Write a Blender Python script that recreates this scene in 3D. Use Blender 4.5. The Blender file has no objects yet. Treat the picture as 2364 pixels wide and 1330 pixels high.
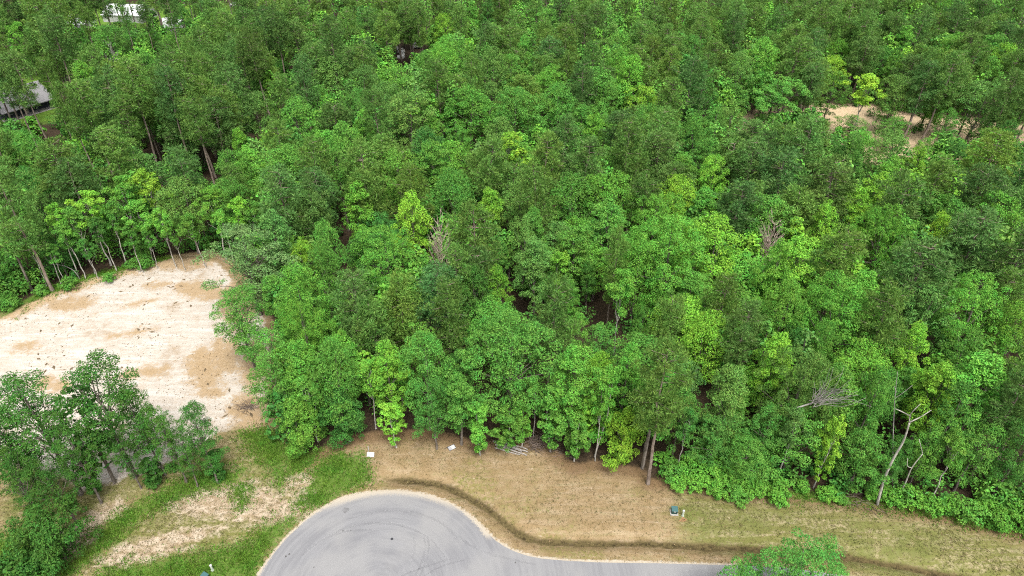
import bpy, math, random
import numpy as np

# ------------------------------------------------------------------ camera, sky, sun, exposure
scene = bpy.context.scene
COL = scene.collection
F = 1627.0                       # focal length in pixels of the 2364 px wide photograph
PITCH = math.radians(35.5)
CAM_H = 70.0
cam_data = bpy.data.cameras.new("camera")
cam_data.sensor_fit = 'HORIZONTAL'
cam_data.sensor_width = 36.0
cam_data.lens = 36.0 * F / 2364.0
cam_data.clip_start = 0.5
cam_data.clip_end = 6000.0
cam = bpy.data.objects.new("camera", cam_data)
cam.location = (0, 0, CAM_H)
cam.rotation_euler = (math.pi / 2 - PITCH, 0, 0)
COL.objects.link(cam)
scene.camera = cam

SUN_EL, SUN_AZ = math.radians(63), math.radians(165)      # azimuth from +Y towards +X
world = bpy.data.worlds.new("World")
scene.world = world
world.use_nodes = True
wn = world.node_tree
for n in list(wn.nodes):
    wn.nodes.remove(n)
sky = wn.nodes.new("ShaderNodeTexSky")
sky.sky_type = 'NISHITA'
sky.sun_disc = False
sky.sun_elevation = SUN_EL
sky.sun_rotation = SUN_AZ
sky.altitude = 50
sky.air_density = 1.0
sky.dust_density = 6.0
sky.ozone_density = 1.0
bg = wn.nodes.new("ShaderNodeBackground")
bg.inputs["Strength"].default_value = 0.15
wo = wn.nodes.new("ShaderNodeOutputWorld")
ov = wn.nodes.new("ShaderNodeHueSaturation")          # an overcast sky: the same light, nearly white
ov.inputs["Saturation"].default_value = 0.22
wn.links.new(sky.outputs[0], ov.inputs["Color"])
wn.links.new(ov.outputs[0], bg.inputs[0])
wn.links.new(bg.outputs[0], wo.inputs[0])

sun_data = bpy.data.lights.new("sun", 'SUN')
sun_data.energy = 1.5
sun_data.angle = math.radians(14)
sun_data.color = (1.0, 0.96, 0.9)
sun = bpy.data.objects.new("sun", sun_data)
sd = np.array([math.sin(SUN_AZ) * math.cos(SUN_EL), math.cos(SUN_AZ) * math.cos(SUN_EL), math.sin(SUN_EL)])
from mathutils import Vector, Matrix, Euler
sun.rotation_euler = Vector(sd).to_track_quat('Z', 'Y').to_euler()
sun.location = (0, 0, 150)
COL.objects.link(sun)

scene.view_settings.view_transform = 'Standard'
scene.view_settings.look = 'None'
scene.view_settings.gamma = 1.0
scene.view_settings.use_curve_mapping = False
scene.view_settings.exposure = 1.08
scene.cycles.filter_width = 1.1
scene.cycles.use_denoising = False        # fine foliage keeps its grain
scene.cycles.max_bounces = 5
scene.cycles.diffuse_bounces = 3
scene.cycles.transmission_bounces = 3
scene.cycles.glossy_bounces = 1
scene.cycles.transparent_max_bounces = 4
scene.cycles.caustics_reflective = False
scene.cycles.caustics_refractive = False

# ------------------------------------------------------------------ helpers
RNG = np.random.default_rng(11)
_fw = np.array([0, math.cos(PITCH), -math.sin(PITCH)])
_up = np.array([0, math.sin(PITCH), math.cos(PITCH)])


def at(u, v, z=0.0):
    """Ground (or height z) point seen at photograph pixel (u, v)."""
    d = _fw + np.array([1., 0, 0]) * (u - 1182) / F - _up * (v - 665) / F
    return np.array([0, 0, CAM_H]) + d * ((z - CAM_H) / d[2])


def proj(p):
    q = np.asarray(p, float) - np.array([0, 0, CAM_H])
    w = q @ _fw
    return 1182 + F * q[..., 0] / w, 665 - F * (q @ _up) / w, w


def ground_poly(pix):
    return np.array([at(u, v)[:2] for u, v in pix])


def ell(u, v, ru, rv, rot=0, n=20):
    a = np.linspace(0, 2 * math.pi, n, endpoint=False)
    c, s = math.cos(math.radians(rot)), math.sin(math.radians(rot))
    return [(u + ru * math.cos(t) * c - rv * math.sin(t) * s, v + ru * math.cos(t) * s + rv * math.sin(t) * c) for t in a]


def sdist(P, poly):
    """Signed distance (positive inside) of points P (N,2) to polygon."""
    A = poly
    B = np.roll(poly, -1, 0)
    best = np.full(len(P), 1e9)
    inside = np.zeros(len(P), bool)
    for a, b in zip(A, B):
        ab = b - a
        L = ab @ ab + 1e-12
        t = np.clip(((P - a) @ ab) / L, 0, 1)
        d = np.hypot(*(P - a - t[:, None] * ab).T)
        best = np.minimum(best, d)
        c = (a[1] > P[:, 1]) != (b[1] > P[:, 1])
        with np.errstate(divide='ignore', invalid='ignore'):
            xi = (b[0] - a[0]) * (P[:, 1] - a[1]) / (b[1] - a[1]) + a[0]
        inside ^= c & (P[:, 0] < xi)
    return np.where(inside, best, -best)


def ldist(P, line):
    best = np.full(len(P), 1e9)
    for a, b in zip(line[:-1], line[1:]):
        ab = b - a
        t = np.clip(((P - a) @ ab) / (ab @ ab + 1e-12), 0, 1)
        best = np.minimum(best, np.hypot(*(P - a - t[:, None] * ab).T))
    return best


def sstep(a, b, x):
    t = np.clip((x - a) / (b - a), 0, 1)
    return t * t * (3 - 2 * t)


def catmull(pts, n=8, closed=False):
    p = np.asarray(pts, float)
    out = []
    N = len(p)
    for i in range(N if closed else N - 1):
        p0 = p[(i - 1) % N] if closed or i > 0 else p[0]
        p1, p2 = p[i], p[(i + 1) % N]
        p3 = p[(i + 2) % N] if closed or i + 2 < N else p[-1]
        for k in range(n):
            t = k / n
            out.append(.5 * (2 * p1 + (p2 - p0) * t + (2 * p0 - 5 * p1 + 4 * p2 - p3) * t * t + (3 * p1 - p0 - 3 * p2 + p3) * t ** 3))
    if not closed:
        out.append(p[-1])
    return np.array(out)


def mesh_np(name, V, Fq, mats=(), mat_idx=None, smooth=False):
    """V (N,3); Fq list of arrays (each (M,k))."""
    me = bpy.data.meshes.new(name)
    V = np.asarray(V, np.float32)
    if isinstance(Fq, np.ndarray):
        Fq = [Fq]
    Fq = [f for f in Fq if len(f)]
    tot = np.concatenate([np.full(len(f), f.shape[1]) for f in Fq])
    idx = np.concatenate([f.reshape(-1) for f in Fq]).astype(np.int32)
    st = np.concatenate([[0], np.cumsum(tot)[:-1]]).astype(np.int32)
    me.vertices.add(len(V))
    me.vertices.foreach_set("co", V.reshape(-1))
    me.loops.add(len(idx))
    me.loops.foreach_set("vertex_index", idx)
    me.polygons.add(len(tot))
    me.polygons.foreach_set("loop_start", st)
    me.polygons.foreach_set("loop_total", tot.astype(np.int32))
    if mat_idx is not None:
        me.polygons.foreach_set("material_index", np.asarray(mat_idx, np.int32))
    me.polygons.foreach_set("use_smooth", np.full(len(tot), smooth))
    for m in mats:
        me.materials.append(m)
    me.update(calc_edges=True)
    me.validate()
    return me


def obj(name, me, parent=None, label=None, cat=None, group=None, kind=None, loc=None, rot=None, scale=None):
    o = bpy.data.objects.new(name, me)
    COL.objects.link(o)
    if parent is not None:
        o.parent = parent
    if loc is not None:
        o.location = loc
    if rot is not None:
        o.rotation_euler = rot
    if scale is not None:
        o.scale = scale
    for k, v in (("label", label), ("category", cat), ("group", group), ("kind", kind)):
        if v:
            o[k] = v
    return o


class MB:
    """Collects simple solids into one mesh."""
    def __init__(s):
        s.V, s.F = [], []

    def add(s, v, f):
        o = len(s.V)
        s.V += [tuple(x) for x in v]
        s.F += [tuple(i + o for i in q) for q in f]
        return s

    def box(s, x0, x1, y0, y1, z0, z1, taper=0.0):
        t = taper
        v = [(x0, y0, z0), (x1, y0, z0), (x1, y1, z0), (x0, y1, z0),
             (x0 + t, y0 + t, z1), (x1 - t, y0 + t, z1), (x1 - t, y1 - t, z1), (x0 + t, y1 - t, z1)]
        return s.add(v, [(3, 2, 1, 0), (4, 5, 6, 7), (0, 1, 5, 4), (1, 2, 6, 5), (2, 3, 7, 6), (3, 0, 4, 7)])

    def tube(s, pts, radii, n=8, cap=True):
        V, Q = tube(pts, radii, n)
        o = len(s.V)
        s.V += [tuple(x) for x in V]
        s.F += [tuple(int(i) + o for i in q) for q in Q]
        if cap:
            s.F.append(tuple(o + i for i in range(n))[::-1])
            m = o + len(V) - n
            s.F.append(tuple(m + i for i in range(n)))
        return s

    def build(s, name, mat, parent=None, bevel=0.0, smooth=False, **kw):
        me = bpy.data.meshes.new(name)
        me.from_pydata(s.V, [], s.F)
        me.materials.append(mat)
        if smooth:
            me.polygons.foreach_set("use_smooth", [True] * len(me.polygons))
        me.update()
        o = obj(name, me, parent, **kw)
        if bevel:
            b = o.modifiers.new("bevel", 'BEVEL')
            b.width = bevel
            b.segments = 2
        return o


def tube(pts, radii, n=6):
    P = np.asarray(pts, float)
    R = np.asarray(radii, float)
    T = np.gradient(P, axis=0)
    T /= np.linalg.norm(T, axis=1)[:, None] + 1e-9
    ref = np.array([0.0, 1, 0.13]) if abs(T[0][2]) > .7 else np.array([0, 0, 1.])
    V = []
    ang = np.linspace(0, 2 * math.pi, n, endpoint=False)
    for p, t, r in zip(P, T, R):
        a = np.cross(t, ref)
        a /= np.linalg.norm(a) + 1e-9
        b = np.cross(t, a)
        V.append(p + r * (np.cos(ang)[:, None] * a + np.sin(ang)[:, None] * b))
    V = np.concatenate(V)
    m = len(P)
    i, k = np.meshgrid(np.arange(m - 1), np.arange(n), indexing='ij')
    Q = np.stack([i * n + k, i * n + (k + 1) % n, (i + 1) * n + (k + 1) % n, (i + 1) * n + k], -1).reshape(-1, 4)
    return V, Q


def join(parts):
    V, Q, o = [], [], 0
    for v, q in parts:
        V.append(v)
        Q.append(q + o)
        o += len(v)
    return np.concatenate(V), np.concatenate(Q)


# ------------------------------------------------------------------ material helpers
class N:
    def __init__(s, name):
        s.m = bpy.data.materials.new(name)
        s.m.use_nodes = True
        s.t = s.m.node_tree
        s.t.nodes.clear()
        s.out = s.t.nodes.new("ShaderNodeOutputMaterial")

    def n(s, typ, **kw):
        x = s.t.nodes.new(typ)
        for k, v in kw.items():
            setattr(x, k, v)
        return x

    def set(s, sock, v):
        if isinstance(v, bpy.types.NodeSocket):
            s.t.links.new(v, sock)
        elif isinstance(v, (tuple, list)) and sock.type == 'RGBA' and len(v) == 3:
            sock.default_value = (*v, 1)
        else:
            sock.default_value = v

    def math(s, op, a, b=0.0, c=None, clamp=False):
        x = s.n("ShaderNodeMath", operation=op, use_clamp=clamp)
        s.set(x.inputs[0], a)
        s.set(x.inputs[1], b)
        if c is not None:
            s.set(x.inputs[2], c)
        return x.outputs[0]

    def noise(s, scale, detail=3, rough=.55, vec=None, dist=0.0):
        x = s.n("ShaderNodeTexNoise")
        x.inputs["Scale"].default_value = scale
        x.inputs["Detail"].default_value = detail
        x.inputs["Roughness"].default_value = rough
        x.inputs["Distortion"].default_value = dist
        if vec is not None:
            s.set(x.inputs["Vector"], vec)
        return x.outputs[0]

    def ramp(s, x, a, b):
        r = s.n("ShaderNodeMapRange", interpolation_type='SMOOTHSTEP')
        s.set(r.inputs[0], x)
        s.set(r.inputs[1], a)
        s.set(r.inputs[2], b)
        return r.outputs[0]

    def lin(s, x, a, b, c, d):
        r = s.n("ShaderNodeMapRange")
        s.set(r.inputs[0], x)
        for i, q in enumerate((a, b, c, d)):
            r.inputs[i + 1].default_value = q
        return r.outputs[0]

    def mix(s, f, a, b, blend='MIX'):
        x = s.n("ShaderNodeMix", data_type='RGBA', blend_type=blend)
        s.set(x.inputs[0], f)
        s.set(x.inputs[6], a)
        s.set(x.inputs[7], b)
        return x.outputs[2]

    def attr(s, name):
        return s.n("ShaderNodeAttribute", attribute_name=name).outputs["Fac"]

    def pos(s):
        return s.n("ShaderNodeNewGeometry").outputs["Position"]

    def mapping(s, vec, scale=(1, 1, 1), rot=0, loc=(0, 0, 0)):
        x = s.n("ShaderNodeMapping")
        s.set(x.inputs[0], vec)
        x.inputs["Scale"].default_value = scale
        x.inputs["Rotation"].default_value = (0, 0, rot)
        x.inputs["Location"].default_value = loc
        return x.outputs[0]

    def bsdf(s, col, rough=.8, spec=.3, bump=None, bstr=.3, bdist=.05, metal=0.0):
        b = s.n("ShaderNodeBsdfPrincipled")
        s.set(b.inputs["Base Color"], col)
        s.set(b.inputs["Roughness"], rough)
        b.inputs["Specular IOR Level"].default_value = spec
        b.inputs["Metallic"].default_value = metal
        if bump is not None:
            x = s.n("ShaderNodeBump")
            x.inputs["Strength"].default_value = bstr
            x.inputs["Distance"].default_value = bdist
            s.set(x.inputs["Height"], bump)
            s.t.links.new(x.outputs[0], b.inputs["Normal"])
        return b.outputs[0]

    def done(s, sh):
        s.t.links.new(sh, s.out.inputs[0])
        return s.m


def leaf_mat(name, color_from='object', vary=(.65, 1.4), trans=.17, rough=.55, spec=.13):
    m = N(name)
    if color_from == 'object':
        c = m.n("ShaderNodeObjectInfo").outputs["Color"]
    elif color_from == 'attr':
        c = m.n("ShaderNodeAttribute", attribute_name="tint").outputs["Color"]
    else:
        c = color_from
    r = m.n("ShaderNodeNewGeometry").outputs["Random Per Island"]
    hsv = m.n("ShaderNodeHueSaturation")
    oc = m.n("ShaderNodeTexCoord").outputs["Object"]
    n1 = m.noise(.45, 2, .5, oc)
    n2 = m.noise(1.7, 2, .5, oc)
    m.set(hsv.inputs["Hue"], m.math('ADD', m.lin(m.math('FRACT', m.math('MULTIPLY', r, 7.31)), 0, 1, .485, .515), m.lin(n1, .3, .7, .016, -.016)))
    m.set(hsv.inputs["Value"], m.math('MULTIPLY', m.lin(r, 0, 1, *vary), m.lin(n2, .3, .7, .82, 1.2)))
    m.set(hsv.inputs["Color"], c)
    col = hsv.outputs[0]
    b = m.bsdf(col, rough, spec)
    t = m.n("ShaderNodeBsdfTranslucent")
    m.set(t.inputs[0], col)
    x = m.n("ShaderNodeMixShader")
    x.inputs[0].default_value = trans
    m.t.links.new(b, x.inputs[1])
    m.t.links.new(t.outputs[0], x.inputs[2])
    return m.done(x.outputs[0])


def bark_mat(name, c1, c2, scale=3.0):
    m = N(name)
    o = m.n("ShaderNodeTexCoord").outputs["Object"]
    v = m.mapping(o, (scale, scale, scale * .35))
    f = m.noise(1.0, 4, .65, v)
    big = m.noise(.35, 2, .5, o)
    col = m.mix(m.ramp(f, .35, .65), c1, c2)
    col = m.mix(m.ramp(big, .55, .75), col, tuple(x * .6 for x in c1))
    return m.done(m.bsdf(col, .9, .15, f, .6, .03))


def plain(name, c, rough=.6, spec=.3, var=.12, scale=6.0, metal=0.0):
    m = N(name)
    o = m.n("ShaderNodeTexCoord").outputs["Object"]
    f = m.noise(scale, 4, .6, o)
    col = m.mix(f, tuple(x * (1 - var) for x in c), tuple(min(1, x * (1 + var)) for x in c))
    return m.done(m.bsdf(col, rough, spec, f, .1, .01, metal))


M_LEAF = leaf_mat("leaf")
M_NEEDLE = leaf_mat("needle", vary=(.6, 1.4), trans=.25)
M_LEAF_FAR = leaf_mat("leaf_far", 'attr')
M_BARK = bark_mat("bark_grey", (.09, .075, .06), (.19, .165, .14))
M_PINEBARK = bark_mat("bark_pine", (.12, .09, .07), (.25, .205, .17))
M_PALEBARK = bark_mat("bark_pale", (.2, .19, .165), (.46, .435, .385))
M_DEAD_PINK = bark_mat("bark_dead_pinkish", (.24, .175, .145), (.42, .33, .285))
M_DEAD_WHITE = bark_mat("bark_dead_white", (.13, .122, .11), (.27, .255, .232))

# ------------------------------------------------------------------ layout in photograph pixels, turned into ground points
ROAD_EDGE_PX = [(595, 1330), (620, 1295), (660, 1245), (715, 1195), (760, 1165), (810, 1145), (880, 1135), (960, 1138), (1020, 1155),
                (1075, 1185), (1110, 1215), (1140, 1245), (1165, 1262), (1200, 1278), (1250, 1290), (1320, 1296), (1400, 1299), (1550, 1302), (1700, 1306)]
BULB = np.array([-14.4, 42.43])
BULB_R = 13.2
DITCH = catmull(np.array([at(u, v)[:2] for u, v in [(862, 1106), (900, 1102), (940, 1103), (1020, 1115), (1080, 1140), (1130, 1170), (1170, 1205), (1210, 1232),
                (1280, 1245), (1500, 1250), (1700, 1258), (1800, 1265), (1950, 1278), (2050, 1295), (2200, 1325), (2450, 1380)]]), 5)

# the open ground: everything this side of the wood's edge
EDGE_PX = [(-400, 900), (-150, 800), (0, 715), (60, 690), (110, 665), (200, 638), (300, 612), (390, 590), (490, 578), (540, 600), (580, 655), (625, 720), (655, 800), (650, 880), (650, 960),
           (690, 1050), (735, 1040), (800, 1005), (870, 995), (1000, 990), (1110, 1022), (1180, 1015), (1250, 1015), (1330, 1070), (1375, 1062), (1480, 1080),
           (1503, 1104), (1560, 1105), (1640, 1120), (1760, 1130), (1850, 1135), (1960, 1148), (2025, 1160), (2140, 1170), (2200, 1185), (2300, 1212), (2400, 1232), (2700, 1290), (3000, 1400)]
_e = ground_poly(EDGE_PX)
OPEN = np.vstack([_e, [[110, 10], [-140, 10]]])
SAND = ground_poly([(-300, 830), (0, 742), (60, 708), (130, 678), (220, 645), (310, 622), (390, 604), (440, 600), (500, 606), (545, 660), (600, 720), (625, 800), (612, 880), (625, 955), (585, 990), (540, 985),
                    (505, 1000), (430, 1050), (330, 1090), (240, 1120), (190, 1130), (120, 1090), (0, 1060), (-300, 1100)])

# ------------------------------------------------------------------ ground sheet
def axis(lo, hi, step, far_lo, far_hi, g=1.13):
    a = list(np.arange(lo, hi + 1e-6, step))
    s = step
    while a[-1] < far_hi:
        s *= g
        a.append(a[-1] + s)
    s = step
    b = [lo]
    while b[-1] > far_lo:
        s *= g
        b.append(b[-1] - s)
    return np.array(b[:0:-1] + a)


gx = axis(-94, 66, .42, -3500, 3500)
gy = axis(38, 122, .42, -3000, 4500)
GX, GY = np.meshgrid(gx, gy)
P2 = np.stack([GX.ravel(), GY.ravel()], 1)


def vnoise(P, s, seed=0):
    r = np.random.default_rng(seed)
    out = np.zeros(len(P))
    for k in range(6):
        a = r.uniform(0, 2 * math.pi)
        f = s * r.uniform(.6, 1.6)
        out += np.sin((P[:, 0] * math.cos(a) + P[:, 1] * math.sin(a)) * f + r.uniform(0, 6.28))
    return out / 6


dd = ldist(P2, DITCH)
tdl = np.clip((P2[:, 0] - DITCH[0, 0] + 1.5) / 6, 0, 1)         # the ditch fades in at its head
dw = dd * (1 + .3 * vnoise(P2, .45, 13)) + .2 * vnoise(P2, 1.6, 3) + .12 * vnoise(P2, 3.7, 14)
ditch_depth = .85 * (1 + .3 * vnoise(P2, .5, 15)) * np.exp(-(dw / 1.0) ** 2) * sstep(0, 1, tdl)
rd = np.hypot(P2[:, 0] - BULB[0], P2[:, 1] - BULB[1])
near_road = np.minimum(np.abs(rd - BULB_R), 99)
Z = .05 * vnoise(P2, .35, 1) * sstep(1.5, 5, rd - BULB_R) * sstep(48, 52, P2[:, 1]) - ditch_depth
openm = sdist(P2, OPEN)
Z += .1 * vnoise(P2, .9, 9) * sstep(0, 6, -openm)
sand_sd = sdist(P2, SAND)
# low spoil bank along the far side of the sand
Z += .35 * np.exp(-((sand_sd) / 1.0) ** 2) * (P2[:, 1] > 78)
roadmask = np.zeros(len(P2))

V = np.stack([P2[:, 0], P2[:, 1], Z], 1)
ny, nx = GX.shape
i, j = np.meshgrid(np.arange(ny - 1), np.arange(nx - 1), indexing='ij')
Q = np.stack([i * nx + j, i * nx + j + 1, (i + 1) * nx + j + 1, (i + 1) * nx + j], -1).reshape(-1, 4)


def zground(p):
    """Ground height at a point, by bilinear lookup in the sheet."""
    x = np.clip(np.searchsorted(gx, p[0]) - 1, 0, len(gx) - 2)
    y = np.clip(np.searchsorted(gy, p[1]) - 1, 0, len(gy) - 2)
    fx = (p[0] - gx[x]) / (gx[x + 1] - gx[x])
    fy = (p[1] - gy[y]) / (gy[y + 1] - gy[y])
    Zg = Z.reshape(GX.shape)
    return float((Zg[y, x] * (1 - fx) + Zg[y, x + 1] * fx) * (1 - fy) + (Zg[y + 1, x] * (1 - fx) + Zg[y + 1, x + 1] * fx) * fy)


def soft(sd_, w=.8):
    return sstep(-w, w, sd_)


def polys(lst, w=.8):
    out = np.zeros(len(P2))
    for pl in lst:
        out = np.maximum(out, soft(sdist(P2, ground_poly(pl)), w))
    return out


ATT = {}
ATT["open"] = soft(openm, 1.2)
ATT["sand"] = soft(sand_sd, 1.6)
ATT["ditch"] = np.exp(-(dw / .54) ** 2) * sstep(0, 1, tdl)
ATT["shoulder"] = sstep(.6, .0, ldist(P2, catmull(np.array([at(u, v)[:2] for u, v in ROAD_EDGE_PX]), 4)))
# brown soil patches in the sand
ATT["tan"] = polys([ell(165, 702, 55, 17, -8), ell(475, 850, 48, 50, 25), ell(490, 905, 32, 16), ell(365, 657, 30, 8, -5), ell(470, 672, 70, 22, 8), ell(420, 603, 90, 20, -3),
                    [(0, 745), (0, 725), (130, 672), (260, 630), (400, 597), (400, 612), (260, 645), (150, 685), (40, 735)],
                    ell(585, 840, 35, 60, 10), ell(570, 950, 45, 45), ell(550, 700, 50, 50), ell(120, 890, 40, 20), ell(520, 820, 40, 40), ell(320, 700, 40, 5, -12), ell(300, 770, 60, 5, -10),
                    ell(60, 800, 30, 12), ell(330, 860, 60, 14, -8)], 1.6)
# lush green
ATT["green"] = polys([
    [(725, 1085), (770, 1050), (835, 1045), (850, 1080), (848, 1110), (800, 1135), (730, 1170), (690, 1165), (715, 1120)],
    [(100, 1340), (190, 1270), (260, 1200), (370, 1130), (480, 1090), (560, 1080), (545, 1110), (430, 1140), (330, 1190), (260, 1250), (160, 1330)],
    [(190, 1345), (300, 1300), (420, 1290), (560, 1260), (640, 1200), (690, 1195), (650, 1240), (610, 1290), (575, 1345)],
    [(560, 1000), (640, 985), (670, 1060), (650, 1120), (600, 1060)],
    ell(560, 1140, 16, 25), ell(690, 1040, 40, 50), ell(30, 1290, 90, 60),
    ell(720, 1000, 30, 50),
    # the strip of growth under the edge of the wood by the sand
    [(0, 745), (0, 700), (120, 655), (230, 620), (390, 575), (390, 597), (240, 640), (140, 672), (60, 710)],
    [(1530, 1100), (1700, 1130), (1850, 1150), (2010, 1165), (2140, 1180), (2330, 1225), (2330, 1205), (2140, 1150), (1850, 1120), (1600, 1085)],
], 2.2)
# half green ground: verge to the right, track to the left
ATT["olive"] = np.clip(polys([
    [(1560, 1130), (1750, 1150), (2000, 1175), (2380, 1240), (2380, 1400), (2000, 1330), (1750, 1300), (1560, 1230)],
    [(510, 1010), (640, 985), (700, 1090), (720, 1180), (640, 1250), (575, 1345), (200, 1345), (150, 1270), (300, 1160), (540, 1090)],
    [(0, 1000), (200, 1130), (500, 1010), (560, 1080), (300, 1160), (120, 1290), (0, 1345)],
    ], 3.0), 0, 1)
# bare pinkish dirt on the left
ATT["dirt"] = polys([
    [(370, 1165), (450, 1130), (540, 1110), (600, 1120), (690, 1165), (715, 1195), (640, 1215), (520, 1200), (430, 1190)],
    [(545, 1110), (590, 1105), (600, 1170), (570, 1180)], [(635, 1090), (665, 1100), (735, 1190), (705, 1195)], ell(710, 1125, 22, 35, -30), [(200, 1310), (300, 1250), (420, 1220), (520, 1215), (420, 1270), (300, 1310)],
    ell(180, 1240, 60, 30, -30), ell(250, 1180, 50, 20, -20)], 1.6)
# reddish brown leaf litter along the wood's edge
ATT["litter"] = np.exp(-(np.maximum(openm, 0) / 2.3) ** 2) * (P2[:, 0] > -27)
FAR_OPEN = [[(230, 62), (180, 30), (250, 8), (350, 6), (470, 20), (460, 52), (380, 62)], [(-10, 285), (-40, 200), (130, 180), (140, 280)],
            [(1850, 262), (1880, 236), (2040, 250), (2060, 275), (2000, 330), (1880, 310)], [(2040, 250), (2180, 275), (2364, 282), (2400, 305), (2180, 312), (2050, 278)]]
ATT["lawn"] = polys([[(150, 75), (150, 20), (480, 15), (620, -10), (620, 20), (470, 60), (300, 75)], [(-40, 290), (-40, 170), (130, 170), (140, 280)], ell(1000, 70, 60, 25)], 3)
ATT["fardirt"] = polys([[(1690, 262), (1880, 236), (2040, 250), (2180, 275), (2364, 282), (2700, 300), (2700, 420), (2364, 400), (2150, 400), (2000, 380), (1850, 330), (1690, 300)],
                        [(520, 20), (640, -10), (650, -2), (545, 22)]], 3)

ground_me = bpy.data.meshes.new("ground")
ground_me = mesh_np("ground", V, Q, smooth=True)
for k, a in ATT.items():
    at_ = ground_me.attributes.new(k, 'FLOAT', 'POINT')
    at_.data.foreach_set("value", a.astype(np.float32))


def ground_material():
    m = N("ground")
    p = m.pos()
    n1 = m.noise(.12, 4, .6, p)
    n2 = m.noise(.6, 4, .65, p)
    n3 = m.noise(2.4, 4, .7, p)
    n4 = m.noise(9.0, 3, .7, p)
    streak = m.noise(1.0, 4, .65, m.mapping(p, (.45, 1.1, 1), math.radians(-18)), .8)
    streak2 = m.noise(1.0, 3, .6, m.mapping(p, (.12, 1.0, 1), math.radians(2)))

    def edge(name, amt=.7, w=.16, nz=None):
        a = m.attr(name)
        f = m.math('ADD', a, m.math('MULTIPLY', m.math('SUBTRACT', nz or n2, .5), amt))
        f = m.math('ADD', f, m.math('MULTIPLY', m.math('SUBTRACT', n3, .5), amt * .6))
        return m.ramp(f, .5 - w, .5 + w)
    # forest floor
    col = m.mix(m.ramp(n3, .35, .65), (.035, .026, .017), (.08, .056, .034))
    col = m.mix(m.ramp(n4, .55, .75), col, (.12, .085, .052))
    # dry verge
    v = m.mix(m.ramp(n2, .35, .68), (.34, .24, .125), (.43, .32, .19))
    v = m.mix(m.ramp(streak2, .55, .75), v, (.5, .39, .25))
    mow = m.noise(1.0, 4, .65, m.mapping(p, (.16, 1.5, 1), math.radians(4)), .5)
    v = m.mix(m.math('MULTIPLY', m.ramp(mow, .5, .7), .55), v, (.29, .24, .11))
    v = m.mix(m.math('MULTIPLY', m.ramp(mow, .5, .3), .45), v, (.53, .42, .29))
    v = m.mix(m.ramp(n4, .45, .75), v, (.24, .18, .085))
    v = m.mix(m.math('MULTIPLY', m.ramp(n1, .5, .62), m.ramp(n3, .4, .6)), v, (.27, .235, .085))
    v = m.mix(m.math('MULTIPLY', m.ramp(m.noise(1.3, 2, .5, m.mapping(p, (1, 1.6, 1), .3, (3, 8, 0))), .68, .76), m.ramp(n3, .35, .6)), v, (.62, .5, .36))
    # olive half-green ground
    og = m.mix(m.ramp(n3, .42, .62), (.2, .21, .065), (.46, .39, .23))
    og = m.mix(m.ramp(mow, .45, .6), og, (.2, .21, .06))
    og = m.mix(m.math('MULTIPLY', m.ramp(n1, .4, .6), m.ramp(n2, .35, .6)), og, m.mix(n4, (.1, .15, .03), (.26, .26, .08)))
    v = m.mix(m.math('MULTIPLY', edge("olive", 1.1, .4, streak2), .9), v, og)
    dst = m.noise(.8, 5, .68, m.mapping(p, (.7, 1.2, 1), math.radians(35)), .6)
    d = m.mix(m.ramp(dst, .38, .62), (.4, .3, .19), (.63, .52, .39))
    d = m.mix(m.ramp(n4, .58, .72), d, (.28, .22, .1))
    v = m.mix(edge("dirt", 1.8, .35, dst), v, d)
    lit = m.mix(m.ramp(n4, .4, .65), (.16, .095, .05), (.27, .17, .09))
    v = m.mix(m.math('MULTIPLY', edge("litter", .8, .35), .8), v, lit)
    g = m.mix(m.ramp(n4, .35, .65), (.085, .165, .024), (.145, .255, .04))
    g = m.mix(m.ramp(n2, .58, .8), g, (.19, .22, .05))
    v = m.mix(m.math('MULTIPLY', edge("green", 1.7, .3, n2), .95), v, g)
    # pale sand
    s = m.mix(m.ramp(streak, .3, .7), (.56, .49, .405), (.66, .605, .53))
    s = m.mix(m.math('MULTIPLY', m.ramp(streak2, .5, .66), .8), s, (.72, .675, .61))
    s = m.mix(m.math('MULTIPLY', m.ramp(n1, .52, .66), m.ramp(n2, .35, .6)), s, (.47, .38, .28))
    s = m.mix(m.math('MULTIPLY', m.ramp(m.noise(3.4, 3, .6, m.mapping(p, (.7, 1.5, 1), -.3)), .62, .7), .65), s, (.3, .21, .12))
    tan = m.mix(m.ramp(n3, .35, .65), (.41, .28, .14), (.51, .37, .22))
    tan = m.mix(m.ramp(n4, .6, .72), tan, (.26, .18, .08))
    s = m.mix(m.math('MULTIPLY', edge("tan", 2.1, .42), .92), s, tan)
    v = m.mix(edge("sand", 1.3, .2), v, s)
    sh = m.mix(n3, (.5, .42, .31), (.62, .55, .45))
    v = m.mix(edge("shoulder", .9, .2, n3), v, sh)
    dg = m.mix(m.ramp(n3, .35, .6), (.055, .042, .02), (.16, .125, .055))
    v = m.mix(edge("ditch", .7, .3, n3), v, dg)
    col = m.mix(edge("open", .5, .25), col, v)
    col = m.mix(edge("lawn", .8, .2), col, m.mix(n2, (.1, .22, .025), (.2, .34, .05)))
    col = m.mix(edge("fardirt", .6, .2), col, m.mix(n2, (.6, .44, .26), (.76, .6, .4)))
    col = m.mix(1.0, col, (.6, .6, .6), 'MULTIPLY')
    h = m.math('ADD', m.math('MULTIPLY', n3, .6), m.math('MULTIPLY', n4, .4))
    return m.done(m.bsdf(col, .95, .1, h, .5, .12))


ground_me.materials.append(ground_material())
ground = obj("ground", ground_me, kind="structure", label="sandy ground with dry verge, ditch and leaf litter under the wood", cat="ground")

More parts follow.
